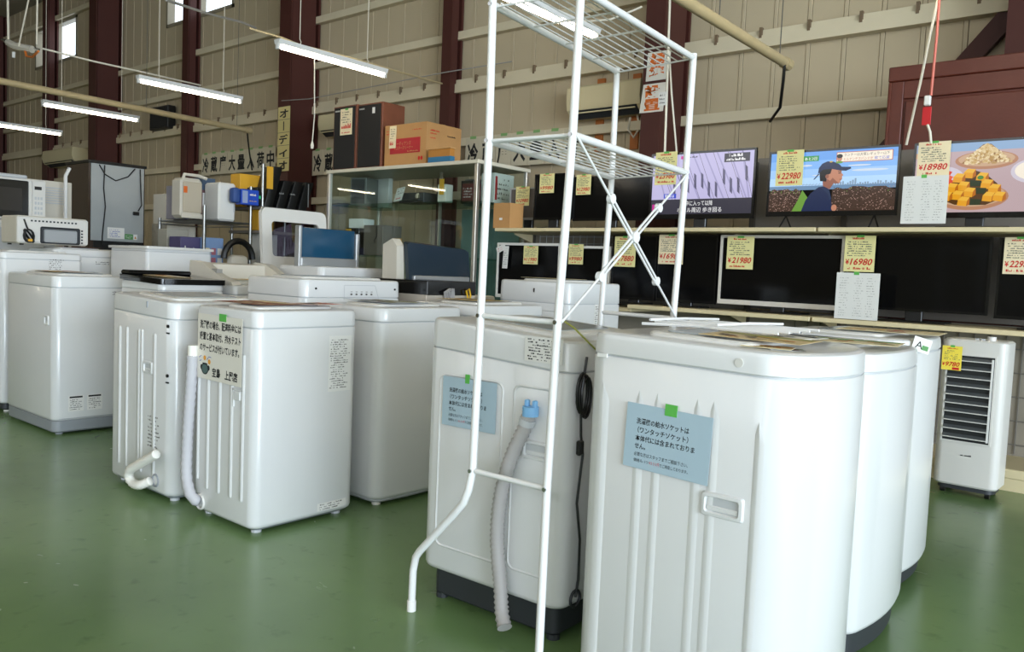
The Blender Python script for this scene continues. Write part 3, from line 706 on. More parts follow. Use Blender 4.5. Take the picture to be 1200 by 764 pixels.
# clutter on the far half of the large machine: a clear bag of wire parts and a folder
cl = thing('wire_rack_parts', 'white wire rack parts in clear wrap lying on the large washing machine', 'rack parts', (-1.15, 2.12, .9985+T))
for k in range(5):
    ptube('wire', RACKW, cl, [(-.05, -.12+.07*k, .006+.004*(k % 3)), (.10, -.10+.07*k, .010), (.34, -.11+.072*k, .008)], .0045, 6)
for k in range(2): ptube('cross_wire', RACKW, cl, [(-.02+.2*k, -.13, .019), (.0+.2*k, .03, .021), (.03+.2*k, .19, .018)], .004, 6)
fo = thing('folder', 'dark grey plastic folder on the middle bow-fronted washing machine', 'folder', (-1.12, 2.68, .957+T), radians(12))
pbox('cover', mat('folder_grey', '#4f5358', .4), fo, -.14, .08, -.14, .22, 0, .012, .003, 1); pbox('pages', PAPER, fo, -.13, .085, -.12, .2, .0125, .02)

# ------------------------------------------------------------------ tall white laundry rack straddling the machine
rk = thing('laundry_rack', 'tall white tubular wire rack standing over the off-white washing machine', 'rack', (-1.65, 2.3, 0))
O = Vector((-1.65, 2.3, 0))
def V(x, y, z): return Vector((x, y, z)) - O
RA = {1.97: V(-1.745,1.921,1.97), 1.55: V(-1.726,1.908,1.55), 1.01: V(-1.706,1.880,1.01), .53: V(-1.689,1.853,.53)}
RBp = {1.97: V(-1.435,1.955,1.97), 1.55: V(-1.422,1.930,1.55), 1.01: V(-1.412,1.886,1.01), .53: V(-1.401,1.857,.53)}
RC = {1.97: V(-1.905,2.870,1.985), 1.55: V(-1.890,2.848,1.552), 1.01: V(-1.876,2.800,1.0)}
RD = {1.97: V(-1.540,2.835,1.985), 1.55: V(-1.531,2.808,1.552), 1.01: V(-1.524,2.762,1.0)}
def ext(Rq, z):  # prolong a post to height z
    p, q = Rq[1.97], Rq[1.01]; t = (z-q.z)/(p.z-q.z); return q+(p-q)*t
R1 = .0125
ptube('post', RACKW, rk, [V(-1.952,1.864,.012), V(-1.948,1.862,.14), V(-1.935,1.86,.19), V(-1.915,1.857,.215), V(-1.75,1.848,.385), V(-1.715,1.846,.425), V(-1.698,1.848,.47), RA[.53], RA[1.01], RA[1.55], RA[1.97], ext(RA,2.25)], R1, 14)
ptube('post', RACKW, rk, [V(-1.385,1.834,.004), RBp[.53], RBp[1.01], RBp[1.55], RBp[1.97], ext(RBp,2.25)], R1, 14)
ptube('post', RACKW, rk, [ext(RC,.004), RC[1.01], RC[1.55], RC[1.97], ext(RC,2.0)], R1, 14)
ptube('post', RACKW, rk, [ext(RD,.004), RD[1.01], RD[1.55], RD[1.97], ext(RD,2.0)], R1, 14)
bm = B(); cyl(bm, V(-1.952,1.864,0), V(-1.952,1.864,.035), .0155, 14); obj('rubber_foot', bm, PAPER, rk)
for z in (1.55, 1.97):
    A_, B_, C_, D_ = RA[z], RBp[z], RC[z], RD[z]
    ptube('shelf_rail', RACKW, rk, [A_, C_], .0115, 12); ptube('shelf_rail', RACKW, rk, [B_, D_], .0115, 12)
    ptube('shelf_rail', RACKW, rk, [A_, B_], .006, 8) if z == 1.55 else None
    for k in range(1, 10):
        t = k/10; ptube('shelf_wire', RACKW, rk, [A_.lerp(B_, t), C_.lerp(D_, t)], .0023, 6)
    for k in range(0, 5):
        t = .01+k*.245; ptube('cross_wire', RACKW, rk, [A_.lerp(C_, t)-Vector((0,0,.005)), B_.lerp(D_, t)-Vector((0,0,.005))], .0034, 6)
for z in (1.01, .53): ptube('cross_bar', RACKW, rk, [RA[z], RBp[z]], .0085, 10)
ptube('cross_bar', RACKW, rk, [RC[1.01], RD[1.01]], .0085, 10)
# X brace on the right-hand side
def brace(p, q):
    d = (q-p); off = Vector((.013,0,0)); s_ = d.cross(Vector((1,0,0))).normalized()*.0075
    ptube('brace_rod', RACKW, rk, [p+off, p+off+d*.30, ], .0042, 8)
    for sg in (-1, 1): ptube('brace_rod', RACKW, rk, [p+off+d*.28+s_*sg, p+off+d*.76+s_*sg], .0042, 8)
    ptube('brace_rod', RACKW, rk, [p+off+d*.74, q+off], .0042, 8)
    for t in (.29, .75):
        bm = B(); cyl(bm, p+off+d*t-Vector((.008,0,0)), p+off+d*t+Vector((.008,0,0)), .016, 12); obj('brace_joint', bm, RACKW, rk)
    return p+off+d*.5
brace(RBp[1.55], RD[1.01]); c_ = brace(RD[1.55], RBp[1.01])
bm = B(); cyl(bm, c_-Vector((.012,0,0)), c_+Vector((.012,0,0)), .020, 14); obj('brace_hub', bm, RACKW, rk)
for Rq in (RA, RBp):
    for z in (1.55, 1.01, .53, 1.97):
        bm = B(); p = Rq[z]; cyl(bm, p-Vector((0,.016,0)), p-Vector((0,.010,0)), .0065, 10); obj('bolt', bm, STEEL, rk)

# ------------------------------------------------------------------ television shelving
CRE = CREAMS
sh = thing('display_shelving', 'two-tier cream display shelving full of televisions along the cladding wall', 'shelving', (-2.2, 5.7, 0))
SO = Vector((-2.2, 5.7, 0))
xl = P(580,262,Y=5.42).x; xm_ = P(957,266,Y=5.42).x; xr = 1.2
ZU, ZL = 1.525, .935
def spart(name, material, x0, x1, y0, y1, z0, z1, b=0.0): return pbox(name, material, sh, x0-SO.x, x1-SO.x, y0-SO.y, y1-SO.y, z0, z1, b, 1)
for (a, b) in ((xl, xm_-.008), (xm_+.008, xr)):
    spart('shelf_board', CRE, a, b, 5.42, 5.95, ZU-.028, ZU, .003); 
xq = P(735,358,Y=5.42).x
for (a, b) in ((xq, xm_-.008), (xm_+.008, xr)): spart('shelf_board', CRE, a, b, 5.42, 5.95, ZL-.03, ZL, .003)
spart('shelf_board', CRE, xl+.1, xq-.015, 5.50, 5.95, ZL-.06, ZL-.03, .003)
PEG = mat('grid_panel_grey', '#6f6a62', .7); PEGL = mat('grid_panel_pale', '#8d8577', .7)
x = xl+.05
k = 0
xd = P(887,200,Y=5.97).x
spart('back_panel', PEGL, xl, xd, 5.955, 5.97, .15, 1.50)
spart('back_panel', DGREY, xd+.01, xr, 5.955, 5.97, .95, 2.08)
spart('back_panel', PEGL, xd+.01, xr, 5.955, 5.97, .12, .94)
# grid of grooves on the panels under the shelves: upright and level wires
for zz in (.2, .35, .5, .65, .8): ptube('grid_wire', PEG, sh, [(xm_-.3-SO.x, .245, zz), (xr-SO.x, .245, zz)], .004, 5)
x = xm_-.3
while x < xr:
    ptube('grid_wire', PEG, sh, [(x-SO.x, .247, .14), (x-SO.x, .247, .9)], .004, 5); x += .09
for zz in (1.36, 1.42, 1.48, 1.30): ptube('grid_wire', LGREY, sh, [(xl+.1-SO.x, .24, zz), (xq-SO.x, .24, zz)], .003, 5)
x = xl+.1
while x < xq: ptube('grid_wire', LGREY, sh, [(x-SO.x, .242, 1.2), (x-SO.x, .242, 1.49)], .003, 5); x += .075
for x in (xl+.02, xd, xm_, xr-.05):
    spart('upright', mat('shelf_upright', '#4a453e', .5), x-.02, x+.02, 5.93, 5.955, 0, 2.05 if x >= xd else 1.5)
    for z in (ZU-.03, ZL-.033):
        bm = B(); xx = x-SO.x
        pr = [(.24, z-.08), (.24, z), (-.03, z), (-.03, z-.012)]
        loft(bm, [[(xx-.004, y, zz) for y, zz in pr], [(xx+.004, y, zz) for y, zz in pr]]); obj('bracket', bm, CRE, sh, 0)
spart('base_deck', CRE, xm_+.1, xr, 5.47, 5.95, .075, .13, .004); spart('base_plinth', CRE, xm_+.1, xr, 5.48, 5.93, 0, .075)

# ------------------------------------------------------------------ televisions
def E_(name, hexc, s=1.0): return mat('screen_'+name, '#0b0b0c', .15, emit=hexc, estr=s)
def tv(label, x0, x1, z0, z1, Y, zshelf, frame=GLOSSB, bez=.014, chin=.03, screen=SCREEN, depth=.06, stand='plate', group=None, cat='television', name='television'):
    cx = (x0+x1)/2; w_ = x1-x0; h = z1-z0
    t = thing(name, label, cat, (cx, Y, zshelf+.0015), 0, group)
    zb, zt = z0-zshelf, z1-zshelf
    pbox('back_cover', BLACK, t, -w_/2+.01, w_/2-.01, .018, depth, zb+.01, zt-.01, .012, 2)
    bm = B(); o_ = [(-w_/2,zb),(w_/2,zb),(w_/2,zt),(-w_/2,zt)]; i_ = [(-w_/2+bez,zb+chin),(w_/2-bez,zb+chin),(w_/2-bez,zt-bez),(-w_/2+bez,zt-bez)]
    fo_ = [bm.verts.new((x,0,z)) for x, z in o_]; fi = [bm.verts.new((x,0,z)) for x, z in i_]; bo_ = [bm.verts.new((x,.02,z)) for x, z in o_]; bi = [bm.verts.new((x,.008,z)) for x, z in i_]
    for k in range(4):
        j = (k+1) % 4
        bm.faces.new((fo_[k],fo_[j],fi[j],fi[k])); bm.faces.new((fo_[k],bo_[k],bo_[j],fo_[j])); bm.faces.new((fi[k],fi[j],bi[j],bi[k]))
    bm.faces.new(bo_)
    obj('bezel', bm, frame, t, 0)
    sc = pbox('screen', screen, t, -w_/2+bez-.002, w_/2-bez+.002, .006, .016, zb+chin-.002, zt-bez+.002)
    if stand == 'plate':
        pbox('stand_neck', BLACK, t, -.05, .05, .02, .05, .006, zb+.06, .004, 1)
        pbox('stand_plate', BLACK, t, -min(.2, w_*.3), min(.2, w_*.3), -.05, .13, 0, .012, .005, 1)
    elif stand == 'feet':
        for sx in (-1, 1):
            bm = B(); x_ = sx*w_*.34
            tube(bm, [(x_, -.08, .006), (x_, .02, max(.012, zb+.005)), (x_, .13, .006)], .006, 6); obj('foot', bm, BLACK, t)
    return t, Flat((-w_/2+bez, .0058, zb+chin), FX, FZ), w_-2*bez, h-bez-chin
def tvp(label, pl, pr_, pt, pb, Y, zs, **k):
    a = P(pl[0], pl[1], Y=Y); b = P(pr_[0], pr_[1], Y=Y); zt = (a.z+b.z)/2; zb = P(pb[0], pb[1], Y=Y).z
    return tv(label, a.x, b.x, max(zb, zs+.008), zt, Y, zs, **k)
YU, YLo = 5.58, 5.60
# upper tier
t, f, w_, h_ = tvp('small grey-faced monitor beside the cardboard carton on the upper shelf', (598,219), (640,221), 0, (600,258), 5.74, ZU, frame=SILVER, screen=mat('grey_monitor', '#5d554f', .45), bez=.012, chin=.02, cat='monitor', name='monitor'); f.bm.free()
t, f, w_, h_ = tvp('black television with a 9980 tag between the grey monitor and another black set', (627,203), (671,204), 0, (627,258), YU, ZU, chin=.02); f.bm.free()
t, f, w_, h_ = tvp('black television with a 12980 tag, left of the set showing a facade', (673,204), (764,207), 0, (690,259), YU+.02, ZU, chin=.02); f.bm.free()
t, f, w_, h_ = tvp('television showing a pale striped facade with Japanese subtitles', (764,179), (887,175), 0, (770,257), YU, ZU, bez=.016, chin=.036)
LAV = E_('lavender', '#bcb6dc', 1.05); LAVD = E_('dark_lavender', '#6d6a8c', .7); LAVM = E_('mid_lavender', '#a39ec8', 1.0); SUB = E_('subtitle_band', '#3c3a48', .8); WHT = E_('white', '#ffffff', 1.0); BLK = E_('black', '#0a0a0c', .4); PNK = E_('magenta', '#d0329a', .9); BLU = E_('blue', '#3a4fd0', .9)
f.rect(0,0,w_,h_,LAV,0)
for k in range(9):
    x0 = w_*(.02+.12*k)
    f.poly([(max(0,x0-.10*w_)+.0*k, h_), (max(0,x0-.10*w_)+.012, h_), (min(w_,x0+.16*w_)+.012-.012*(x0+.16*w_>w_-.02), .02), (min(w_-.012,x0+.16*w_), .02)], LAVM, 1)
R = random.Random(3)
for k in range(11):
    x0 = w_*(.22+.07*k); y0 = h_*(.25+.25*R.random()); dx = .02
    if x0 < w_*.95: f.poly([(x0,y0+.14*h_*2),(x0+dx,y0+.12*h_*2),(x0+dx+.006,y0),(x0+.006,y0+.02)], LAVD, 2)
for k in range(7): f.line((w_*(.05+.14*k), h_), (min(w_*.999, w_*(.22+.14*k)), h_*.25), .0022, BLK, 3)
f.rect(0,0,w_,h_*.25,SUB,4); f.text('中に入って以降', w_*.36, h_*.145, h_*.09, WHT, 5, w_*.27); f.text('ホテル周辺 歩き回る', w_*.28, h_*.035, h_*.09, WHT, 5, w_*.44)
f.rect(.01,h_*.05,.05,h_*.17,PNK,5); f.rect(w_*.13,h_*.27,w_*.26,h_*.345,BLU,5); f.text('現場は', w_*.14, h_*.285, h_*.06, WHT, 6, w_*.10)
f.rect(w_*.72,h_*.83,w_*.96,h_*.97,SUB,4); f.scrib(w_*.73,h_*.84,w_*.95,h_*.965,2,WHT,5,.85,5,.7); f.rect(w_*.29,h_*.92,w_*.33,h_*.97,PNK,5); f.scrib(w_*.34,h_*.93,w_*.5,h_*.965,1,BLK,8,.8,5,.7)
f.build('picture', t)
t, f, w_, h_ = tvp('television showing a runner in a navy cap before hedges and blue sky', (902,178), (1056,170), 0, (905,254), YU, ZU, bez=.014, chin=.034, stand='feet')
SK = [E_('sky_%d' % k, c, 1.15) for k, c in enumerate(('#5f97dc', '#76a9e4', '#93bcea', '#aacdf0'))]
HEDGE = E_('hedge_brown', '#4a3326', .8); HEDL = E_('hedge_light', '#c09a8c', .9); HEDG = E_('hedge_green', '#6fa03c', .9); SEA = E_('sea', '#6f93b8', .9); NAVYS = E_('navy', '#1a2a54', .8); NAVM = E_('navy_mid', '#223356', .9); SKIN = E_('skin', '#c98a6c', .9); SKIND = E_('skin_shadow', '#9c6450', .9); HAIR = E_('hair', '#15110f', .6); CREM = E_('caption_cream', '#f4ead8', 1.0); CAPO = E_('caption_orange', '#c8602a', .9); CAPG = E_('caption_green', '#2f9a4c', .9); CAPR = E_('caption_red', '#d8302a', .9); CLD = E_('cloud', '#d4e2f2', .95); CITY = E_('city', '#8fa9c2', .9)
for k in range(4): f.rect(0, h_*(.42+.145*(3-k)), w_, h_*(.42+.145*(4-k)), SK[k], 0)
for (a, b, c, d) in ((.30,.77,.05,.015), (.80,.66,.14,.02), (.72,.74,.09,.014), (.40,.60,.05,.01)): f.ell(w_*a, h_*b, w_*c, h_*d, CLD, 1)
f.rect(0, h_*.36, w_, h_*.43, SEA, 1)
R = random.Random(5)
for k in range(26):
    x0 = w_*(.5+.019*k); f.rect(x0, h_*.425, x0+w_*.014, h_*(.44+.05*R.random()*(2 if k in (9,10) else 1)), CITY, 2)
f.rect(w_*.22, h_*.445, w_*.44, h_*.452, CITY, 2)
for k in range(9): f.line((w_*(.2+.026*k), h_*.43), (w_*(.213+.026*k), h_*.47), .002, CITY, 2)
def hedge(x0, x1, yt, seed):
    R = random.Random(seed); pts = [(x0, 0)]
    n = 12
    top = [(x0+(x1-x0)*k/n, yt*(.88+.12*R.random())*(1-.55*max(0, abs(2*k/n-1)-.75))) for k in range(n+1)]
    f.poly([(x0,0),(x1,0)]+list(reversed(top)), HEDGE, 3)
    for k in range(420):
        a = x0+(x1-x0-.008)*R.random(); b = yt*.95*R.random(); q = .002+.003*R.random()
        f.rect(a, b, a+q*1.2, b+q, (HEDL, HEDG, E_('hedge_dark', '#241810', .7), HEDL)[k % 4 if b > yt*.75 else R.choice((0,2,2,3))], 4)
hedge(0, w_*.27, h_*.40, 1); hedge(w_*.52, w_, h_*.41, 2)
f.poly([(w_*.20,0),(w_*.29,0),(w_*.33,h_*.22),(w_*.28,h_*.36),(w_*.25,h_*.2)], HEDG, 5)
# runner in profile, facing right
f.poly([(w_*.28,0),(w_*.31,h_*.18),(w_*.35,h_*.30),(w_*.41,h_*.40),(w_*.46,h_*.415),(w_*.495,h_*.36),(w_*.51,h_*.25),(w_*.525,h_*.10),(w_*.53,0)], NAVYS, 6)
f.poly([(w_*.43,h_*.40),(w_*.50,h_*.34),(w_*.52,h_*.20),(w_*.505,h_*.18),(w_*.49,h_*.28)], NAVM, 7)
f.poly([(w_*.445,h_*.42),(w_*.50,h_*.36),(w_*.53,h_*.46),(w_*.50,h_*.54),(w_*.44,h_*.52)], SKIND, 7)
f.poly([(w_*.46,h_*.70),(w_*.59,h_*.71),(w_*.585,h_*.63),(w_*.602,h_*.585),(w_*.592,h_*.57),(w_*.594,h_*.53),(w_*.585,h_*.50),(w_*.575,h_*.455),(w_*.54,h_*.45),(w_*.50,h_*.50),(w_*.47,h_*.54)], SKIN, 8)
f.poly([(w_*.42,h_*.50),(w_*.47,h_*.49),(w_*.475,h_*.60),(w_*.50,h_*.62),(w_*.51,h_*.70),(w_*.44,h_*.72),(w_*.41,h_*.66)], HAIR, 9)
f.ell(w_*.475, h_*.575, w_*.014, h_*.035, SKIND, 10); f.rect(w_*.562,h_*.615,w_*.582,h_*.628,HAIR,10); f.rect(w_*.558,h_*.645,w_*.586,h_*.655,HAIR,10); f.rect(w_*.572,h_*.515,w_*.593,h_*.523,E_('lip', '#8a4038', .8),10); f.poly([(w_*.50,h_*.50),(w_*.54,h_*.45),(w_*.575,h_*.455),(w_*.55,h_*.49),(w_*.52,h_*.55)],SKIND,9)
f.poly([(w_*.40,h_*.62),(w_*.405,h_*.72),(w_*.43,h_*.79),(w_*.47,h_*.825),(w_*.52,h_*.815),(w_*.565,h_*.77),(w_*.585,h_*.725),(w_*.655,h_*.715),(w_*.66,h_*.69),(w_*.62,h_*.655),(w_*.575,h_*.665),(w_*.50,h_*.70),(w_*.44,h_*.69)], NAVYS, 11)
f.poly([(w_*.365,h_*.53),(w_*.375,h_*.53),(w_*.41,h_*.61),(w_*.405,h_*.63)], NAVYS, 10); f.ell(w_*.50, h_*.815, w_*.012, h_*.012, E_('cap_badge', '#d8b040', .9), 12)
f.ell(w_*.545, h_*.05, w_*.022, h_*.055, SKIN, 8)
# captions
f.rect(w_*.54,h_*.80,w_*.965,h_*.965,CAPO,12); f.rect(w_*.545,h_*.81,w_*.96,h_*.955,CREM,13)
f.text('ランナーは大塚レギュラー山下', w_*.60, h_*.895, h_*.055, BLK, 14, w_*.34); f.text('ヒルナンデス!バンドが', w_*.60, h_*.825, h_*.055, CAPO, 14, w_*.22); f.text('歌で応援', w_*.83, h_*.825, h_*.055, BLU, 14, w_*.11)
f.ell(w_*.565,h_*.86,w_*.02,h_*.05,SKIN,14); f.ell(w_*.565,h_*.90,w_*.024,h_*.035,HAIR,15); f.ell(w_*.565,h_*.80,w_*.028,h_*.02,HEDG,15)
f.rect(w_*.22,h_*.84,w_*.40,h_*.93,CAPG,12); f.rect(w_*.22,h_*.84,w_*.275,h_*.93,CAPR,13); f.text('まで', w_*.225, h_*.86, h_*.06, WHT, 14, w_*.045); f.text('あと3日', w_*.285, h_*.86, h_*.06, WHT, 14, w_*.10)
f.line((w_*.245,h_*.84),(w_*.232,h_*.46),.004,CAPO,12); f.line((w_*.232,h_*.46),(w_*.21,h_*.45),.004,CAPO,12)
f.build('picture', t)
t, f, w_, h_ = tvp('television showing plates of pumpkin cubes, carrots and chickpeas', (1072,168), (1232,159), 0, (1075,256), YU, ZU, bez=.014, chin=.034)
TBL = E_('table_pink', '#c9b0b4', .85); WB = E_('wall_blue', '#8fb0d4', .9); PLT = E_('plate_terracotta', '#c08a68', .85); PLW = E_('plate_white', '#d8d0dc', .9); PIN = E_('plate_inner', '#d6b08c', .85); PUM = [E_('pumpkin_%d' % k, c, .95) for k, c in enumerate(('#e8a21e', '#d08414', '#f0b83a', '#b8690e'))]; GRN = E_('rind', '#2d3a1c', .8); CAR = [E_('carrot_%d' % k, c, .95) for k, c in enumerate(('#d8432a', '#b8301e', '#e85a34'))]; PEA = [E_('pea_%d' % k, c, .95) for k, c in enumerate(('#e6cfa0', '#cfae76', '#f2e0b8', '#b8945c'))]; HB = E_('herb', '#4f8c3c', .9)
f.rect(0,0,w_,h_,TBL,0); f.rect(0,h_*.88,w_,h_,WB,1); f.rect(0,h_*.80,w_*.22,h_,PIN,1); f.rect(w_*.22,h_*.82,w_*.25,h_,CREM,2)
f.ell(w_*.20,h_*.50,w_*.20,h_*.18,PLW,2,24)
f.ell(w_*.56,h_*.74,w_*.24,h_*.13,PLT,2,28); f.ell(w_*.56,h_*.755,w_*.215,h_*.105,PIN,3,28)
f.poly([(w_*.37,h_*.70),(w_*.75,h_*.70),(w_*.66,h_*.86),(w_*.59,h_*.965),(w_*.53,h_*.965),(w_*.45,h_*.84)], E_('pea_shade', '#8f6c3e', .8), 3)
f.poly([(w_*.22,h_*.20),(w_*.34,h_*.11),(w_*.58,h_*.10),(w_*.71,h_*.20),(w_*.66,h_*.40),(w_*.56,h_*.55),(w_*.46,h_*.61),(w_*.36,h_*.53),(w_*.27,h_*.36)], E_('pumpkin_shade', '#5c3a12', .8), 7)
R = random.Random(11)
for k in range(260):
    yy = R.random(); half = .20*(1-yy)**.8; x0 = w_*(.56+half*(2*R.random()-1)); y0 = h_*(.69+.27*yy)
    f.ell(x0, y0, w_*.012, h_*.017, PEA[R.choice((0,0,1,2,3))], 4+int((1-yy)*6), 7)
f.ell(w_*.92,h_*.56,w_*.17,h_*.17,PLW,3,24); f.ell(w_*.92,h_*.57,w_*.14,h_*.135,CREM,4,24); f.ell(w_*.90,h_*.52,w_*.05,h_*.05,HB,5)
f.ell(w_*.46,h_*.22,w_*.29,h_*.19,PLT,5,30); f.ell(w_*.46,h_*.245,w_*.265,h_*.165,PIN,6,30)
for (a, b, q) in ((.16,.50,.05),(.22,.47,.05),(.27,.50,.045),(.20,.55,.05),(.26,.57,.045),(.19,.60,.04),(.24,.63,.04),(.29,.44,.04)):
    f.poly([(w_*(a-q),h_*(b-q)),(w_*(a+.4*q),h_*(b-1.3*q)),(w_*(a+q),h_*(b+.4*q)),(w_*(a-.2*q),h_*(b+1.2*q))], R.choice(CAR), 7)
def cube(a, b, q, l):
    f.poly([(w_*(a-q),h_*(b-1.3*q)),(w_*(a+q*.5),h_*(b-1.6*q)),(w_*(a+q*.6),h_*b),(w_*(a-q*.9),h_*(b+.3*q))], PUM[0], l); f.poly([(w_*(a-q*.9),h_*(b+.3*q)),(w_*(a+q*.6),h_*b),(w_*(a+q),h_*(b+1.1*q)),(w_*(a-.3*q),h_*(b+1.4*q))], PUM[2], l); f.poly([(w_*(a+q*.5),h_*(b-1.6*q)),(w_*(a+q*1.1),h_*(b-.9*q)),(w_*(a+q),h_*(b+1.1*q)),(w_*(a+q*.6),h_*b)], PUM[3], l)
for k, (a, b) in enumerate(((.44,.56),(.54,.50),(.36,.50),(.49,.42),(.58,.40),(.40,.38),(.31,.36),(.64,.33),(.53,.31),(.45,.29),(.36,.25),(.27,.24),(.60,.22),(.68,.22),(.41,.16),(.50,.15))):
    if k in (3, 8, 15): f.poly([(w_*(a-.04),h_*(b-.05)),(w_*(a+.04),h_*(b-.05)),(w_*(a+.05),h_*(b+.03)),(w_*(a-.04),h_*(b+.04))], GRN, 8+k)
    else: cube(a, b, .048, 8+k)
f.ell(w_*.53,h_*.49,w_*.025,h_*.03,HB,26,9)
f.build('picture', t)
# lower tier
WFR = mat('white_tv_frame', '#e0dcd4', .35)
t, f, w_, h_ = tvp('white-framed television at the far end of the lower shelf, beside the glass case', (583,283), (657,287), 0, (585,352), 5.62, ZL-.03, frame=WFR, bez=.022, chin=.03); f.bm.free()
t, f, w_, h_ = tvp('white-framed television with a 9980 tag next to the black 17880 set', (660,287), (716,290), 0, (662,352), 5.62, ZL-.03, frame=WFR, bez=.020, chin=.03); f.bm.free()
t, f, w_, h_ = tvp('black television with a 17880 tag behind the crossing rack braces', (719,277), (771,275), 0, (722,350), YLo, ZL, chin=.02); f.bm.free()
t, f, w_, h_ = tvp('black television with a white-lettered 16980 tag beside the pale-framed set', (772,274), (842,276), 0, (775,353), YLo, ZL, chin=.02); f.bm.free()
t, f, w_, h_ = tvp('silver-white framed television with a 21980 tag on the lower shelf', (845,275), (991,277), 0, (848,356), YLo, ZL, frame=mat('champagne_frame', '#cfc8bd', .3), bez=.020, chin=.034); f.bm.free()
t, f, w_, h_ = tvp('large black television behind the hanging white list on the lower shelf', (997,277), (1164,277), 0, (1000,361), YLo, ZL, chin=.016)
f.build('glare', t) if f.m else f.bm.free()
t, f, w_, h_ = tvp('black television with a tag starting 229, beyond the set behind the white list', (1172,277), (1330,282), 0, (1175,374), YLo, ZL, chin=.02); f.bm.free()

# ------------------------------------------------------------------ price tags and lists
def pricetag(label, price, px0, py0, px1, py1, Y, paper=PAPERY, seed=0, tilt=0.0, sub=True):
    """px: upper left and lower right corners of the tag in the photograph, hung at depth Y"""
    a = P(px0, py0, Y=Y); b = P(px1, py1, Y=Y); wd = b.x-a.x; ht = a.z-b.z
    def d(f):
        f.scrib(.22*wd, .88*ht, .80*wd, .96*ht, 1, INKR, seed, .95, 1, .8)
        f.scrib(.08*wd, .42*ht, .92*wd, .86*ht, 7, INKS, seed+1, .82, 1, .55)
        f.text('¥', .05*wd, .20*ht, .20*ht, INKR, 1, .13*wd, bold=.02)
        f.text(price, .20*wd, .19*ht, .25*ht, INKR, 1, .73*wd, shear=.25, bold=.02)
        f.scrib(.10*wd, .04*ht, .9*wd, .16*ht, 1, INKR, seed+2, .7, 1, .6)
    return notice('price_tag', label, (a.x, Y, b.z), (1,0,tilt), (-tilt,0,1), wd, ht, paper, d, [(.38*wd, .955*ht, .24*wd, .06*ht)], 'price tag')
YT = YU-.012; YT2 = YLo-.012
pricetag('yellow tag reading 10980 on the small grey monitor', '10980', 605,219, 620,241, 5.726, seed=51)
pricetag('yellow tag reading 9980 on the black television beside the grey monitor', '9980', 633,204, 649,226, YT, seed=54)
pricetag('yellow tag reading 12980 on the black television left of the facade screen', '12980', 676,205, 692,228, YT+.02, seed=57)
pricetag('yellow tag reading 23980 on the television showing the facade', '23980', 769,179, 792,216, YT, seed=60)
pricetag('yellow tag reading 22980 on the television showing the runner', '22980', 911,177, 940,217, YT, seed=63)
pricetag('cream tag reading 18980 on the television showing food', '18980', 1077,167, 1112,206, YT, PAPERC, 66)
pricetag('yellow tag reading 11980 on the white-framed television beside the glass case', '11980', 614,288, 630,310, 5.606, seed=69)
pricetag('yellow tag reading 9980 on the second white-framed television', '9980', 667,286, 683,310, 5.606, seed=72)
pricetag('yellow tag reading 17880 behind the crossing rack braces', '17880', 721,277, 744,313, YT2, seed=75)
pricetag('pale paper tag reading 16980 on the black television beside the pale-framed set', '16980', 773,275, 800,310, YT2, PAPERC, 78)
pricetag('yellow tag reading 21980 on the silver-white framed television', '21980', 853,277, 882,316, YT2, seed=81)
pricetag('yellow tag reading 16980 above the hanging white list', '16980', 991,276, 1024,319, YT2-.012, seed=84)
pricetag('cream tag reading 22980 on the black television at the end of the lower shelf', '22980', 1178,278, 1212,322, YT2, PAPERC, 87)
def plist(label, px0, py0, px1, py1, Y, seed):
    a = P(px0, py0, Y=Y); b = P(px1, py1, Y=Y); wd = b.x-a.x; ht = a.z-b.z
    def d(f):
        for c in (.08, .42, .70): f.scrib(c*wd, .06*ht, (c+.22)*wd, .92*ht, 16, INKL, seed+int(c*100), .45, 1, .35)
    return notice('price_list', label, (a.x, Y, b.z), (1,0,0), (0,0,1), wd, ht, PAPER, d, [(.40*wd, .955*ht, .12*wd, .07*ht)], 'paper list')
plist('white handwritten list hanging from the tag on the food television', 1059,207, 1108,262, YT-.16, 201)
plist('white handwritten list hanging below the 16980 tag on the lower shelf', 981,319, 1028,376, YT2-.17, 205)
a = P(590,300,Y=5.60)
notice('price_strip', 'narrow white price strip on the corner of the far white-framed television', (a.x-.01, 5.60, a.z-.11), (1,0,0), (0.06,0,1), .06, .20, PAPER, lambda f: f.scrib(.005,.01,.055,.19,9,INK,210,.5), (), 'price strip')
notice('price_card', 'tilted white card pinned above the narrow price strip', (a.x-.07, 5.598, a.z+.02), (.92,0,.4), (-.4,0,.92), .11, .055, PAPER, lambda f: f.scrib(.01,.01,.10,.045,2,INKR,211,.5), (), 'card')
# small brown carton left of the monitor
a = P(583,240,Y=5.5); b = P(600,260,Y=5.5)
c_ = thing('carton', 'small plain brown carton at the end of the upper television shelf', 'box', ((a.x+b.x)/2, 5.55, ZU+.0015)); wx_ = (b.x-a.x)/2+.01
pbox('box_body', CARD, c_, -wx_, wx_, -.09, .09, 0, a.z-ZU+.01, .003, 1); pbox('seam_tape', CARDL, c_, -.012, .012, -.091, .091, a.z-ZU+.006, a.z-ZU+.0115); 
f = Flat((-.025,-.0905,.07), FX, FZ); f.rect(0,0,.035,.02,PAPER,0); f.build('label', c_)

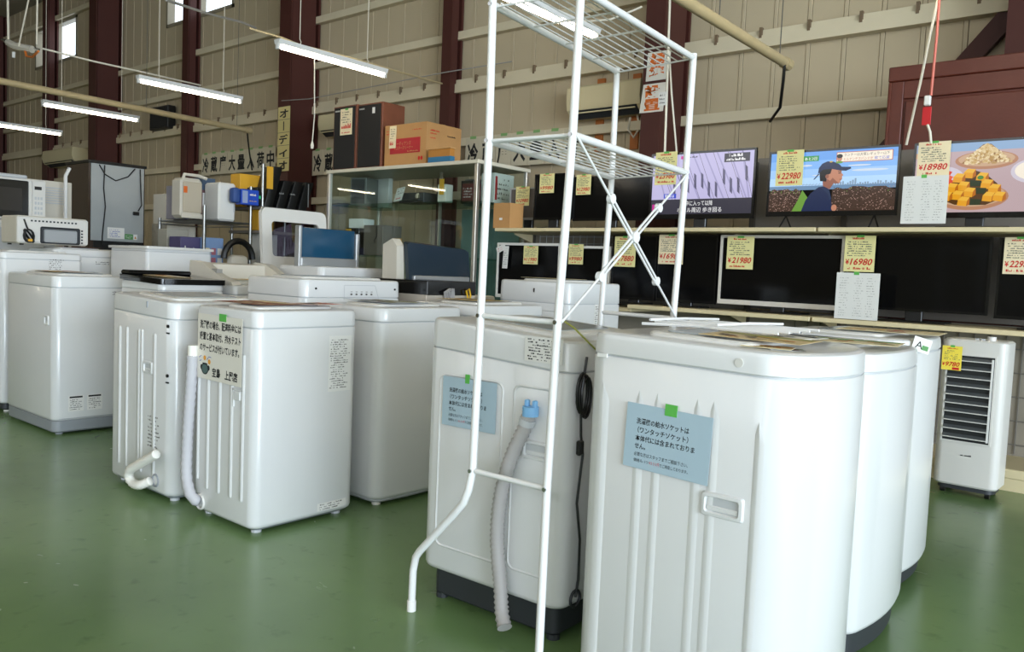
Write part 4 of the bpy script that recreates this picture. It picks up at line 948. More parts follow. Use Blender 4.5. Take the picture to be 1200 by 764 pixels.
# ------------------------------------------------------------------ air cooler
co = thing('air_cooler', 'tall white air cooler with dark horizontal louvres beside the washing machine row', 'air cooler', (-.945, 5.27, 0), radians(-1))
W2_, H_ = .163, .88
bm = B(); loft(bm, [[(x,y,z) for x, y in rrect(-W2_+i, W2_-i, -.15+i, .10-i, .045, 6)] for z, i in ((.055,.008), (.065,0), (H_-.01,0), (H_,.012))]); obj('housing', bm, WHITE2, co)
bm = B(); loft(bm, [[(x,y,z) for x, y in rrect(-W2_+.02, W2_-.02, -.13, .08, .04, 4)] for z in (.03,.056)]); obj('base', bm, DARKB, co)
for sx in (-1, 1):
    for sy in (-.10, .05):
        bm = B(); cyl(bm, (sx*(W2_-.05)-.012, sy, .02), (sx*(W2_-.05)+.012, sy, .02), .02, 12); obj('caster', bm, BLACK, co)
gx0, gx1, gz0, gz1 = -.125, .108, .31, .79
pbox('grille_well', mat('grille_black', '#1a1c1c', .6), co, gx0, gx1, -.152, -.148, gz0, gz1)
bm = B(); q = .009
for v_ in ((gx0-q,gx1+q,gz1,gz1+q), (gx0-q,gx1+q,gz0-q,gz0), (gx0-q,gx0,gz0,gz1), (gx1,gx1+q,gz0,gz1)): box(bm, v_[0], v_[1], -.157, -.147, v_[2], v_[3])
obj('grille_frame', bm, WHITE2, co, 0)
n = 10
for k in range(n):
    z = gz0+(k+.5)*(gz1-gz0)/n
    bm = B(); pr = [(-.170, z-.004), (-.168, z+.002), (-.152, z+.014), (-.152, z+.008)]
    loft(bm, [[(gx0+.004, y, zz) for y, zz in pr], [(gx1-.014, y, zz) for y, zz in pr]]); lo = obj('louvre', bm, mat('louvre_grey', '#4c4f50', .4), co, 0)
    pbox('louvre_edge', WHITE2, lo, gx0+.004, gx1-.012, -.172, -.168, z-.007, z-.002)
pbox('hinge_post', PAPER, co, gx1-.013, gx1-.004, -.165, -.152, gz0+.01, gz1-.01)
bm = B(); cyl(bm, (.07,-.08,H_-.002), (.07,-.08,H_+.022), .022, 14); obj('knob', bm, WHITE2, co)
for x_ in (-.01, .02): pbox('button', LGREY, co, x_, x_+.02, -.10, -.07, H_-.002, H_+.008, .002, 1)
f = Flat((-.03,-.1505,.225), FX, FZ); f.scrib(0,0,.06,.012,1,INK,220,.95,0,.8); f.build('brand_mark', co)
a = P(1107,400,Y=5.10)
def cool_tag(f):
    wd, ht = .10, .135
    f.scrib(.22*wd,.86*ht,.8*wd,.95*ht,1,INKR,230,.95); f.scrib(.08*wd,.42*ht,.92*wd,.84*ht,6,INKS,231,.7); f.text('¥', .04*wd,.17*ht,.2*ht,INKR,1,.13*wd,bold=.02); f.text('9780',.2*wd,.16*ht,.26*ht,INKR,1,.72*wd,shear=.25,bold=.02); f.rect(.55*wd,.02*ht,.9*wd,.12*ht,INKR,1)
notice('price_tag', 'yellow tag reading 9780 on the white air cooler', (a.x-.005, 5.09, .705), (1,0,0), (0,0,1), .10, .135, mat('bright_yellow_tag', '#f0d84a', .7), cool_tag, [(.04,.128,.022,.012)], 'price tag')
pw = thing('power_cord', 'coiled white power cord hanging on the grid behind the air cooler', 'cord', (-.66, 5.925, .42))
bm = B()
for k in range(4): tube(bm, [(.012*k+.05*cos(q*pi/8), -.006*k, .14*sin(q*pi/8)-.01*k) for q in range(16)], .004, 6, closed=True)
obj('coil', bm, LEAD, pw, 60); ptube('tail', LEAD, pw, [(.05,-.01,0), (.10,-.01,-.09), (.2,-.005,-.12), (.35,0,-.08)], .004, 6)

# tall red-brown cabinet behind the televisions
a = P(1043,80,Y=6.08); 
rc = thing('wooden_cabinet', 'red-brown panelled wooden cabinet rising behind the food television', 'cabinet', (a.x, 6.08, 0))
Hc = a.z
pbox('carcass', REDWOOD, rc, .03, 1.75, .02, .55, 0, Hc-.03); pbox('cornice', REDWOOD, rc, 0, 1.78, -.02, .57, Hc-.10, Hc, .006, 1)
pbox('stile', REDWOOD, rc, .02, .10, -.005, .02, 0, Hc-.10, .004, 1); pbox('stile', REDWOOD, rc, .86, .92, -.005, .02, 0, Hc-.10, .004, 1)
pbox('rail', REDWOOD, rc, .10, .86, -.004, .02, Hc-.22, Hc-.10, .004, 1); pbox('rail', REDWOOD, rc, .92, 1.72, -.004, .02, Hc-.22, Hc-.10, .004, 1)
pbox('door_panel', REDWOOD, rc, .115, .845, .004, .02, .1, Hc-.235, .006, 1); pbox('door_panel', REDWOOD, rc, .935, 1.70, .004, .02, .1, Hc-.235, .006, 1)
pbox('corner_bead', REDWOOD, rc, .0, .022, -.012, .02, 0, Hc-.10, .006, 2)

# ------------------------------------------------------------------ fluorescent lamps hung from wires
def lamp(label, x, y0, z, first=None, hang=True, L=1.25):
    t = thing('fluorescent_lamp', label, 'lamp', (x, y0+L/2, z), 0, 'fluorescent lamps')
    h = L/2
    bm = B(); pr = [(-.045,.075), (.045,.075), (.03,.035), (-.03,.035)]
    loft(bm, [[(x_, -h, z_) for x_, z_ in pr], [(x_, h, z_) for x_, z_ in pr]]); obj('housing', bm, RACKW, t, 0)
    ptube('tube', TUBE, t, [(0, -h+.03, .012), (0, h-.03, .012)], .016, 12)
    for s_ in (-1, 1):
        pbox('socket', PAPER, t, -.02, .02, s_*(h-.012)-.014, s_*(h-.012)+.014, -.01, .045, .004, 1)
        if hang: ptube('hanger', LEAD, t, [(0, s_*h*.62, .07), (.02, s_*h*.62, .10), (0, s_*h*.62, .13), (0, s_*h*.62, ZC-z)], .004, 6)
    return t
ZLp = 3.02
names = ['lit fluorescent lamp seen through the top shelf of the white rack', 'lit fluorescent lamp with a pull cord, above the black speakers', 'lit fluorescent lamp hanging below the window over the wall speaker', 'lit fluorescent lamp under the tan conduit', 'lit fluorescent lamp beyond the one under the tan conduit']
for k, x in enumerate((-3.84, -6.37, -8.97, -11.58, -14.2)): lamp(names[k], x, 4.22, ZLp)
lab2 = 'lit fluorescent lamp in the row over the open aisle'
for x in (-11.6, -9.0, -6.4, -3.85, -1.3, 1.2): lamp(lab2, x, .6, ZLp)
for x in (-16.8, -14.2, -11.6, -9.0, -6.4, -3.85, -1.3, 1.2): lamp('lit fluorescent lamp in the row near the entrance', x, -3.2, ZLp)
lamp('lit fluorescent lamp over the television shelves', -1.3, 4.22, ZLp)
a = P(347,70,Y=4.6)
pc = thing('pull_cord', 'white pull cord hanging from the lamp above the black speakers', 'cord', (-6.37, 4.62, 2.2)); ptube('cord', LEAD, pc, [(0,0,.06), (.01,.01,.3), (.0,0,.84)], .005, 6)
bm = B(); tube(bm, [(0,0,0), (0,0,.03), (0,0,.07)], [.012,.016,.006], 10); obj('pull_knob', bm, LEAD, pc)

# tan conduits with their hanging leads
def conduit(label, p0, p1, lead, dz=2.0):
    t = thing('conduit', label, 'conduit', p0); o = Vector(p0); d = Vector(p1)-o
    ptube('pipe', GOLDT, t, [(0,0,0), d*.5, d], .038, 10)
    bm = B(); cyl(bm, d*.99, d*1.008, .046, 10); obj('end_cap', bm, GOLDT, t)
    for q in (.3, .75, .97): ptube('hanger', INKS, t, [d*q+Vector((0,0,.03)), d*q+Vector((0,0,ZC-p0[2]-d.z*q))], .004, 5)
    ptube('lead', BLACK, t, lead, .012, 6)
    return t
conduit('long tan conduit with a black lead, crossing above the far lamps', (-10.0, .4, 3.0), (-10.6, 6.58, 3.0), [(-.6,6.17,-.02), (-.62,6.2,-.15), (-.66,6.25,-.3), (-.66,6.3,-.55)])
conduit('tan conduit with a drooping black lead, beside the orange banner', (-2.44, 1.4, 2.82), (-2.53, 6.1, 2.80), [(-.07,4.62,-.02), (-.09,4.66,-.15), (-.16,4.8,-.32), (-.32,5.0,-.38)])

# overhead cables
def cable(label, pts, r, material, name='cable'):
    o = Vector(pts[0]); bm = B(); tube(bm, [Vector(p)-o for p in pts], r, 6); ob = obj(name, bm, material, None, 60); ob.location = o; return tag(ob, label, 'cable')
cable('pale cable sagging from the lamp with the pull cord to the narrow post', [P(292,33,Y=4.2), P(330,44,Y=4.5), P(352,53,Y=4.7), P(420,70,Y=5.2), P(470,85,Y=5.8), P(518,98,Y=6.76)], .010, GOLDT)
cable('thin pale wire running past the far high window', [P(50,57,Y=4.15), P(110,72,Y=4.7), P(165,84,Y=5.3), P(235,100,Y=6.4)], .012, LEAD)
cable('thin dark wire running past the lamp beneath the second window', [P(195,0,Y=3.4), P(240,15,Y=4.0), P(283,26,Y=4.6), P(300,33,Y=4.9)], .012, INKL)
cable('pale cable slung from the maroon column towards the rack top', [P(752,8,Y=6.495), P(738,14,Y=6.4), P(715,23,Y=6.25), P(690,25,Y=6.2), P(640,22,Y=6.1)], .010, LEAD)
cable('grey wire strung across between the two narrow posts', [P(330,118,Y=6.4), P(362,116,Y=6.4), P(520,85,Y=6.7), P(600,72,Y=6.9)], .006, INKL)
vp_ = [P(785,0,Y=6.0), P(783,60,Y=6.0), P(781,120,Y=6.0), P(779,180,Y=6.0)]
cable('white cable hanging straight down in front of the maroon column', vp_, .010, LEAD)
cable('white cable hanging beside the maroon column, curving to the television', [P(783,40,Y=6.02), P(787,110,Y=6.02), P(793,180,Y=6.02)], .008, LEAD)
ct = P(777,115,Y=5.98)
notice('cable_label', 'small white label clipped to the cable on the maroon column', (ct.x-.04, 5.975, ct.z-.06), (1,0,0), (0,0,1), .075, .11, PAPER, lambda f: f.scrib(.01,.01,.065,.10,3,INK,300,.6), (), 'label')
cable('white cable slanting down to the gap beside the food television', [P(1099,0,Y=5.5), P(1090,40,Y=5.5), P(1080,90,Y=5.55), P(1062,170,Y=5.6)], .008, LEAD)
rd = thing('extension_cord', 'red cord ending in a white socket with a red tag, above the food television', 'cord', P(1087,150,Y=5.5)); o = rd.location.copy()
ptube('red_cord', mat('red_cord', '#d06a58', .5), rd, [P(1101,-4,Y=5.44)-o, P(1098,40,Y=5.46)-o, P(1091,112,Y=5.5)-o], .008, 6)
q = P(1087,118,Y=5.5)-o; pbox('socket', PAPER, rd, q.x-.018, q.x+.018, -.015, .015, q.z-.03, q.z+.03, .005, 1)
q = P(1086,135,Y=5.5)-o; pbox('red_tag', mat('red_tag', '#c0141c', .5), rd, q.x-.025, q.x+.025, -.004, .004, q.z-.06, q.z+.05, .002, 1)
ptube('white_lead', LEAD, rd, [P(1087,146,Y=5.5)-o, P(1090,155,Y=5.5)-o, P(1091,168,Y=5.52)-o], .008, 6)
# hanging outlet bar, upper left
ob_ = thing('hanging_outlet', 'beige outlet bar hung on ropes with an orange lead, by the far window', 'outlet', P(24,55,Y=3.9)); o = ob_.location.copy()
bm = B(); tube(bm, [P(10,50,Y=3.9)-o, P(18,54,Y=3.9)-o, P(38,58,Y=4.0)-o], .045, 8); obj('outlet_body', bm, CREAMW, ob_)
ptube('bar', STEEL, ob_, [P(2,46,Y=3.85)-o, P(46,58,Y=4.05)-o], .014, 6)
for (x_, x2, yt) in ((10,9,50), (22,36,54), (43,44,52)): ptube('rope', LEAD, ob_, [P(x_,yt,Y=3.9)-o, P(x2,-12,Y=3.9)-o], .014 if x_ == 10 else .010, 6)
ptube('orange_lead', mat('orange_lead', '#d8762c', .5), ob_, [P(29,58,Y=3.95)-o, P(31,66,Y=3.95)-o, P(38,67,Y=3.95)-o, P(45,60,Y=3.95)-o], .014, 6)
bm = B(); q = P(16,61,Y=3.9)-o; cyl(bm, q, q-Vector((0,0,.07)), .02, 8); obj('plug', bm, PAPER, ob_)

# ------------------------------------------------------------------ on the wall
def aircon(label, x0, x1, z0, z1, yb=6.985, depth=.22):
    t = thing('air_conditioner', label, 'air conditioner', ((x0+x1)/2, yb-.01, z0)); h = z1-z0; w_ = (x1-x0)/2
    bm = B(); pr = [(0,0), (-depth*.55,0), (-depth*.92,h*.25), (-depth,h*.5), (-depth*.97,h*.95), (-depth*.9,h), (0,h)]
    loft(bm, [[(-w_,y,z) for y, z in pr], [(w_,y,z) for y, z in pr]]); obj('case', bm, mat('ivory_plastic', '#cdbf98', .4), t, 25)
    bm = B(); pr = [(-depth*.50,-.004), (-depth*.58,-.004), (-depth*.93,h*.22), (-depth*.90,h*.24)]; loft(bm, [[(-w_*.9,y,z) for y, z in pr], [(w_*.9,y,z) for y, z in pr]]); obj('air_outlet', bm, DARKB, t, 0)
    bm = B(); box(bm, -w_*.88, w_*.88, -depth*.97, -depth*.90, h*.12, h*.16); obj('flap', bm, mat('ivory_plastic', '#cdbf98'), t, 0)
    return t
a = P(664,106,Y=6.75); b = P(750,93,Y=6.75); c_ = P(745,130,Y=6.75)
ac = aircon('beige air conditioner on wooden battens left of the orange banner', a.x, b.x, c_.z, b.z+.02)
for x_ in (-.16, .26): pbox('batten', ORWOOD, ac, x_-.045, x_+.045, -.01, .03, -.32, b.z-c_.z+.12)
pi_ = [(.24,-.06,-.02), (.24,-.09,-.14), (.30,-.08,-.22), (.34,-.04,-.12), (.30,-.03,.0)]
ptube('pipe', LEAD, ac, pi_, .012, 6)
a = P(379,136,Y=6.8); b = P(412,156,Y=6.8); aircon('beige air conditioner half hidden behind the black speakers', a.x, b.x, b.z, a.z, depth=.26)
a = P(57,178,Y=6.8); b = P(92,192,Y=6.8); aircon('cream air conditioner above the tall dark refrigerator', a.x, b.x, b.z, a.z, depth=.3)
# wall loudspeaker
a = P(172,126,Y=6.75); b = P(193,149,Y=6.75)
sp = thing('wall_speaker', 'black loudspeaker mounted high on the wall under the second window', 'speaker', ((a.x+b.x)/2, 6.82, b.z)); w_ = (b.x-a.x)/2; h = a.z-b.z
pbox('cabinet', BLACK, sp, -w_, w_, -.02, .12, 0, h, .01, 1); pbox('grille', mat('speaker_cloth', '#1c1a18', .9), sp, -w_+.03, w_-.03, -.03, -.02, .03, h-.03); pbox('bracket', DARKB, sp, -.04, .04, .12, .16, h*.3, h*.7)

# paper banners: one sheet per character
SHEET = mat('banner_paper', '#c9bfa6', .8); SHEETY = mat('banner_yellow_paper', '#cabb80', .8); CLIP = mat('banner_tape', '#7fa868', .6)
def banner(label, chars, x0, z0, dx, wd, ht, y, dz=0.0, seed=0):
    R = random.Random(seed)
    t = thing('lettered_banner', label, 'banner', (x0, y, z0))
    for k, ch in enumerate(chars):
        o = Vector((k*dx, 0, k*dz)); tl = R.uniform(-.03, .03)
        u = Vector((1, 0, tl)); v = Vector((-tl, 0, 1)); n_ = u.cross(v).normalized()
        bm = B(); loft(bm, [[o+n_*q+u*a_+v*b_ for a_, b_ in ((0,0),(wd,0),(wd,ht),(0,ht))] for q in (0,.003)]); sh_ = obj('sheet', bm, SHEET, t, 0)
        f = Flat(o+n_*.0028, u, v); f.text(ch, wd*.12, ht*.20, ht*.72, INK, 1, wd*.76, bold=.03); f.build('character', sh_)
        bm = B(); loft(bm, [[o+n_*q+u*a_+v*b_ for a_, b_ in ((wd*.3,ht*.96),(wd*.7,ht*.96),(wd*.7,ht*1.05),(wd*.3,ht*1.05))] for q in (0,.005)]); obj('tape', bm, CLIP, sh_, 0)
    return t
YBn = 6.90
a = P(236,206,Y=YBn); b = P(323,203,Y=YBn)
banner('row of white sheets lettered in black above the wire shelving', '冷蔵庫大量入荷中', a.x, a.z, (b.x-a.x)/8, (b.x-a.x)/8*.97, .34, YBn, 0, 1)
a = P(366,206,Y=YBn); b = P(392,205,Y=YBn)
banner('two white lettered sheets left of the black speakers', '冷蔵', a.x, a.z, (b.x-a.x)/2, (b.x-a.x)/2*.97, .34, YBn, 0, 2)
a = P(545,188,Y=YBn); b = P(680,192,Y=YBn)
banner('row of white sheets lettered in black behind the white rack', '冷蔵庫大量入荷', a.x, a.z-.10, (b.x-a.x)/7, (b.x-a.x)/7*.97, .35, YBn, 0, 3)
# vertical yellow sign on the column
a = P(326,126,Y=6.48); b = P(338,200,Y=6.48)
vs_ = thing('vertical_sign', 'vertical yellow paper sign lettered in black on the maroon column', 'sign', (a.x, 6.486, b.z)); wd = b.x-a.x; ht = a.z-b.z
bm = B(); box(bm, 0, wd, -.004, 0, 0, ht); obj('sheet', bm, SHEETY, vs_, 0)
f = Flat((0,-.004,0), FX, FZ)
n_ = 5
for k, ch in enumerate('オ｜ディオ'):
    if ch == '｜': f.rect(wd*.46, ht*(1-(k+.85)/n_), wd*.54, ht*(1-(k+.15)/n_), INK, 1)
    else: f.text(ch, wd*.14, ht*(1-(k+.82)/n_), ht/n_*.75, INK, 1, wd*.72, bold=.03)
    f.rect(0, ht*(1-(k+1)/n_)-.003, wd, ht*(1-(k+1)/n_)+.003, INKS, 0) if k < 4 else None
f.build('characters', vs_)
# orange lettered banner
a = P(750,60,Y=6.42); b = P(774,128,Y=6.42)
og = thing('vertical_banner', 'white hanging banner with large orange characters on the maroon column', 'banner', (a.x-.02, 6.499, b.z)); wd = b.x-a.x; ht = a.z-b.z
for k, (ch, off) in enumerate((('標準', .03), ('設置', 0))):
    z0_ = ht*(.52 if k == 0 else 0); hh = ht*.47
    bm = B(); loft(bm, [[(off+.02*(k == 0), y, z0_), (off+wd, y, z0_), (off+wd+.02, y, z0_+hh), (off+.03, y, z0_+hh)] for y in (-.006, 0)]); s2 = obj('sheet', bm, PAPERW, og, 0)
    f = Flat((off,-.006,z0_), FX, FZ)
    for j, c2 in enumerate(ch): f.text(c2, wd*.20, hh*(.56-.46*j), hh*.44, INKO, 1, wd*.66, bold=.05)
    f.build('characters', s2)

# ------------------------------------------------------------------ glass display case
YC0, YC1 = 5.50, 6.20
xa = P(387,200,Y=YC0).x; xb = P(560,188,Y=YC0).x; ZCt = P(560,187,Y=YC0).z
gc = thing('display_case', 'tall glass display case with a pale metal frame beside the television shelves', 'display case', ((xa+xb)/2, YC0, 0)); gx = (xb-xa)/2; D_ = YC1-YC0
for (x_, y_) in ((-gx, 0), (gx, 0), (-gx, D_), (gx, D_)): pbox('frame_post', ALU, gc, x_-.02, x_+.02, y_-.02, y_+.02, 0, ZCt-.03, .003, 1)
pbox('top_panel', mat('case_top_cream', '#d3ccb8', .4), gc, -gx-.03, gx+.03, -.03, D_+.03, ZCt-.035, ZCt, .004, 1)
pbox('bottom_panel', ALU, gc, -gx, gx, 0, D_, .05, .45, .004, 1); pbox('kick_plate', DARKB, gc, -gx+.02, gx-.02, .03, D_-.02, 0, .05)
xmd = P(512,230,Y=YC0+.3).x-(xa+xb)/2
pbox('frame_post', ALU, gc, xmd-.012, xmd+.012, D_*.5-.012, D_*.5+.012, .45, ZCt-.035)
pbox('front_glass', GLASS, gc, -gx+.02, gx-.02, -.003, .003, .45, ZCt-.035); pbox('side_glass', GLASS, gc, gx-.003, gx+.003, .02, D_-.02, .45, ZCt-.035); pbox('side_glass', GLASS, gc, -gx-.003, -gx+.003, .02, D_-.02, .45, ZCt-.035)
zs1 = P(460,240,Y=YC0+.2).z
pbox('glass_shelf', glass('green_glass', '#d9ebe3', .10), gc, -gx+.02, gx-.02, .02, D_-.03, zs1-.012, zs1)
zs2 = P(460,300,Y=YC0+.2).z
pbox('glass_shelf', MATS['green_glass'], gc, -gx+.02, gx-.02, .02, D_-.03, zs2-.012, zs2)
pbox('back_panel', TEAL, gc, xmd+.02, gx-.02, D_-.05, D_-.04, .45, zs1-.02); pbox('back_panel', mat('pale_back', '#b9ad94', .6), gc, -gx+.02, xmd+.0, D_-.05, D_-.04, .45, zs2)
cxm = (xa+xb)/2
# goods in the case
def goods(name, label, cat, x, y, z, wx_, dy, h, material, rz=0, extra=None, b=.004):
    t = thing(name, label, cat, (x, y, z), rz)
    pbox('body', material, t, -wx_/2, wx_/2, -dy/2, dy/2, 0, h, b, 1)
    if extra: extra(t, wx_, dy, h)
    return t
def face_print(ink, seed, rows=4, area=(.1,.2,.9,.8)):
    def e(t, wx_, dy, h):
        f = Flat((-wx_/2, -dy/2-.0004, 0), FX, FZ); f.scrib(wx_*area[0], h*area[1], wx_*area[2], h*area[3], rows, ink, seed, .7, 0, .6); f.build('print', t)
    return e
def cable_e(t, wx_, dy, h): ptube('lead', BLACK, t, [(wx_*.2,-dy/2-.01,h*.95), (wx_*.22,-dy/2-.012,h*.6), (wx_*.12,-dy/2-.012,h*.5), (wx_*.15,-dy/2-.012,h*.4)], .006, 6)
yy = YC0+.20
def gx_(px, py, Y=yy): return P(px, py, Y=Y)
p = gx_(492,236); t = goods('printer', 'dark compact printer with a tilted white card, inside the glass case', 'printer', p.x, YC0+.18, zs1+.001, .36, .20, .10, mat('printer_dark', '#3d3d3e', .4))
pbox('tray', mat('printer_dark', '#3d3d3e'), t, -.16, .16, -.15, -.09, .02, .035, .004, 1)
bm = B(); cyl(bm, (.10,-.107,.06), (.10,-.099,.06), .035, 16); obj('dial', bm, STEEL, t)
notice('price_card', 'white card with red print leaning on the printer in the glass case', (p.x-.19, YC0+.02, zs1+.006), (1,0,.15), (.30,.05,.9), .12, .14, PAPER, lambda f: (f.scrib(.01,.07,.12,.14,3,INK,311,.6), f.scrib(.02,.015,.11,.05,1,INKR,312,.9)), (), 'card')
p = gx_(420,225, YC0+.3); goods('loudspeaker', 'grey slanted loudspeaker inside the left end of the glass case', 'speaker', p.x+.10, YC0+.3, zs1+.001, .2, .24, .30, mat('speaker_grey', '#6b6d68', .5), radians(18), lambda t, a, d, h: pbox('grille', DARKB, t, -a/2+.02, a/2-.02, -d/2-.006, -d/2, .02, h-.02))
p = gx_(526,230); goods('boxed_camera', 'small white box with an orange tag inside the glass case', 'box', p.x, yy-.05, zs1+.001, .11, .10, .17, PAPERW, 0, lambda t, a, d, h: pbox('orange_tag', YELP, t, -.03, .03, -d/2-.004, -d/2, .07, .22))
p = gx_(540,230); goods('boxed_lens', 'black and red accessory box behind the orange-tagged one in the case', 'box', p.x, yy+.13, zs1+.001, .16, .10, .22, BLACK, 0, lambda t, a, d, h: pbox('red_flash', REDP, t, .0, a/2-.01, -d/2-.003, -d/2, h*.6, h*.85))
p = gx_(553,230); goods('boxed_mouse', 'dark red blister box at the front of the glass case', 'box', p.x+.01, yy-.02, zs1+.001, .15, .10, .17, mat('dark_red_box', '#5f1f22', .4), 0, face_print(PAPER, 321))
p = gx_(583,228, YC0+.40); goods('boxed_kettle', 'tall white box with small red pictures in the right end of the case', 'box', xb-.12, YC0+.42, zs1+.001, .17, .28, .28, PAPER, 0, lambda t, a, d, h: (pbox('red_stripe', REDP, t, a/2-.002, a/2+.001, -d/2+.01, -d/2+.04, .03, h-.03), (lambda f: (f.scrib(.03,.03,d-.03,h-.03,5,INKS,331,.5), f.build('print', t)))(Flat((a/2+.0005,-d/2,0), FY, FZ))))
p = gx_(420,320); goods('game_console', 'black device with an orange tag on the lower shelf of the glass case', 'device', gx_(423,290).x, yy, zs2+.001, .22, .24, .28, BLACK, 0, lambda t, a, d, h: (pbox('groove', GLOSSB, t, -a/2-.001, a/2+.001, -d/2-.002, -d/2, h*.55, h*.57), pbox('orange_tag', YELP, t, -a/2, -a/2+.09, -d/2-.006, -d/2-.002, .10, .27)))
goods('metal_case', 'grey-brown metal case with a dangling lead in the glass case', 'case', gx_(448,290).x, yy, zs2+.001, .30, .26, .31, mat('taupe_metal', '#6e655c', .45, metal=.2), 0, cable_e)
goods('paper_pack', 'crumpled white pack on top of the devices in the glass case', 'pack', gx_(424,252).x, yy, zs2+.283, .20, .18, .10, PAPER, .2)
goods('cardboard_tag_stand', 'small tan card box between the metal case and the middle post', 'box', gx_(470,280).x, yy-.05, zs2+.001, .08, .06, .18, CARD)
goods('white_panel_box', 'large pale white box standing at the back of the glass case', 'box', gx_(446,210, YC0+.5).x, YC0+.52, zs1+.001, .30, .06, .32, PAPER)
goods('boxed_game', 'box with a red flash right at the end of the upper case shelf', 'box', gx_(552,215, YC0+.5).x+.02, YC0+.52, zs1+.001, .16, .10, .26, mat('grey_box', '#7b7b78', .5), 0, face_print(INKR, 341, 2))
# on top of the case
ZT = ZCt+.001
def loudspeaker(label, p0, p1, py_top, y0, dy, tagme=None):
    x0, x1 = P(p0,150,Y=y0).x, P(p1,150,Y=y0).x; h = P((p0+p1)/2, py_top, Y=y0).z-ZT
    t = thing('loudspeaker', label, 'speaker', ((x0+x1)/2, y0+dy/2, ZT)); w_ = (x1-x0)/2
    pbox('cabinet', WOODS, t, -w_, w_, -dy/2, dy/2, 0, h, .004, 1); pbox('grille', mat('speaker_cloth', '#1c1a18'), t, -w_+.02, w_-.02, -dy/2-.012, -dy/2, .02, h-.015, .006, 1)
    pbox('badge', SILVER, t, -w_+.04, -w_+.12, -dy/2-.015, -dy/2-.012, h-.06, h-.045)
    return t, h
loudspeaker('black-fronted wooden speaker with a red-priced tag on top of the glass case', 391, 418, 124, YC0+.06, .28)
t, h = loudspeaker('black-fronted wooden speaker with a small white badge, beside the carton on the case', 419, 448, 121, YC0+.06, .30)
pbox('white_badge', PAPER, t, .05, .09, -.165, -.162, h-.11, h-.05)
a = P(398,128,Y=YC0+.03); b = P(411,157,Y=YC0+.03); wd, ht = b.x-a.x, a.z-b.z
notice('price_tag', 'white tag with red figures on the black-fronted speaker', (a.x, YC0+.045, b.z), (1,0,0), (0,0,1), wd, ht, PAPERC, lambda f: (f.scrib(.1*wd,.45*ht,.9*wd,.92*ht,5,INKS,351,.7), f.scrib(.05*wd,.2*ht,.95*wd,.42*ht,1,INKR,352,1,1,.9), f.scrib(.1*wd,.05*ht,.9*wd,.15*ht,1,INKR,353,.8)), [(.4*wd,.94*ht,.25*wd,.07*ht)], 'price tag')
yc = YC0+.05
x0, x1 = P(451,160,Y=yc).x, P(500,160,Y=yc).x; hh = P(475,145,Y=yc).z-ZT
ca = thing('carton', 'large cardboard carton with a dark red panel on top of the glass case', 'box', (x0, yc, ZT)); w_ = x1-x0
pbox('box_body', CARD, ca, 0, w_, 0, .48, 0, hh, .004, 1)
f = Flat((0,-.0006,0), FX, FZ)
f.rect(w_*.14,hh*.30,w_*.86,hh*.66,REDP,0); f.text('ガーディアンズ', w_*.24, hh*.50, hh*.10, CARDL, 1, w_*.40); f.text('マスタークリーナー', w_*.24, hh*.40, hh*.10, CARDL, 1, w_*.45); f.scrib(w_*.55,hh*.32,w_*.82,hh*.38,1,CARDL,361,.9); f.scrib(w_*.65,hh*.82,w_*.95,hh*.88,1,INKR,362,.9); f.scrib(w_*.04,hh*.76,w_*.14,hh*.9,2,INKR,363,.9); f.ell(w_*.84,hh*.16,w_*.025,hh*.05,INKR,1); f.ell(w_*.90,hh*.16,w_*.025,hh*.05,INKR,1)
f.build('print', ca)
f = Flat((w_+.0006,0,0), FY, FZ); f.scrib(.04,hh*.72,.17,hh*.86,2,INKR,364,.9); f.scrib(.04,hh*.62,.17,hh*.68,1,INKR,365,.9); f.scrib(.28,hh*.72,.43,hh*.80,1,INK,366,.9); f.scrib(.16,hh*.34,.32,hh*.42,1,INK,367,.9); f.build('print', ca)
pbox('top_tape', CARDL, ca, 0.0, w_, .20, .25, hh-.001, hh+.001)
a = P(457,146,Y=yc); notice('price_tag', 'small white tag on the carton with the dark red panel', (a.x, yc-.004, a.z-.24), (1,0,0), (.03,0,1), .10, .22, PAPERC, lambda f: (f.scrib(.01,.09,.09,.20,5,INKS,371,.6), f.scrib(.01,.02,.09,.07,1,INKR,372,.95,1,.9)), (), 'price tag')
ys = YC0-.02
x0, x1 = P(502,178,Y=ys+.01).x, P(524,178,Y=ys+.01).x; hh = P(512,171,Y=ys+.01).z-ZT
sb = thing('carton', 'small orange and blue printed carton in front of the large carton', 'box', (x0+.04, ys+.01, ZT)); w_ = (x1-x0)*1.25
pbox('box_body', mat('orange_carton', '#b87a30', .7), sb, -.04, w_*.8, .0, .06, 0, hh*.8, .003, 1)
pbox('blue_band', mat('blue_band', '#2d6f94', .6), sb, -.041, w_*.8+.001, -.001, .0605, 0.003, hh*.34); pbox('lid_flap', CARDL, sb, -.05, w_*.8+.01, -.01, .065, hh*.80, hh*.86)

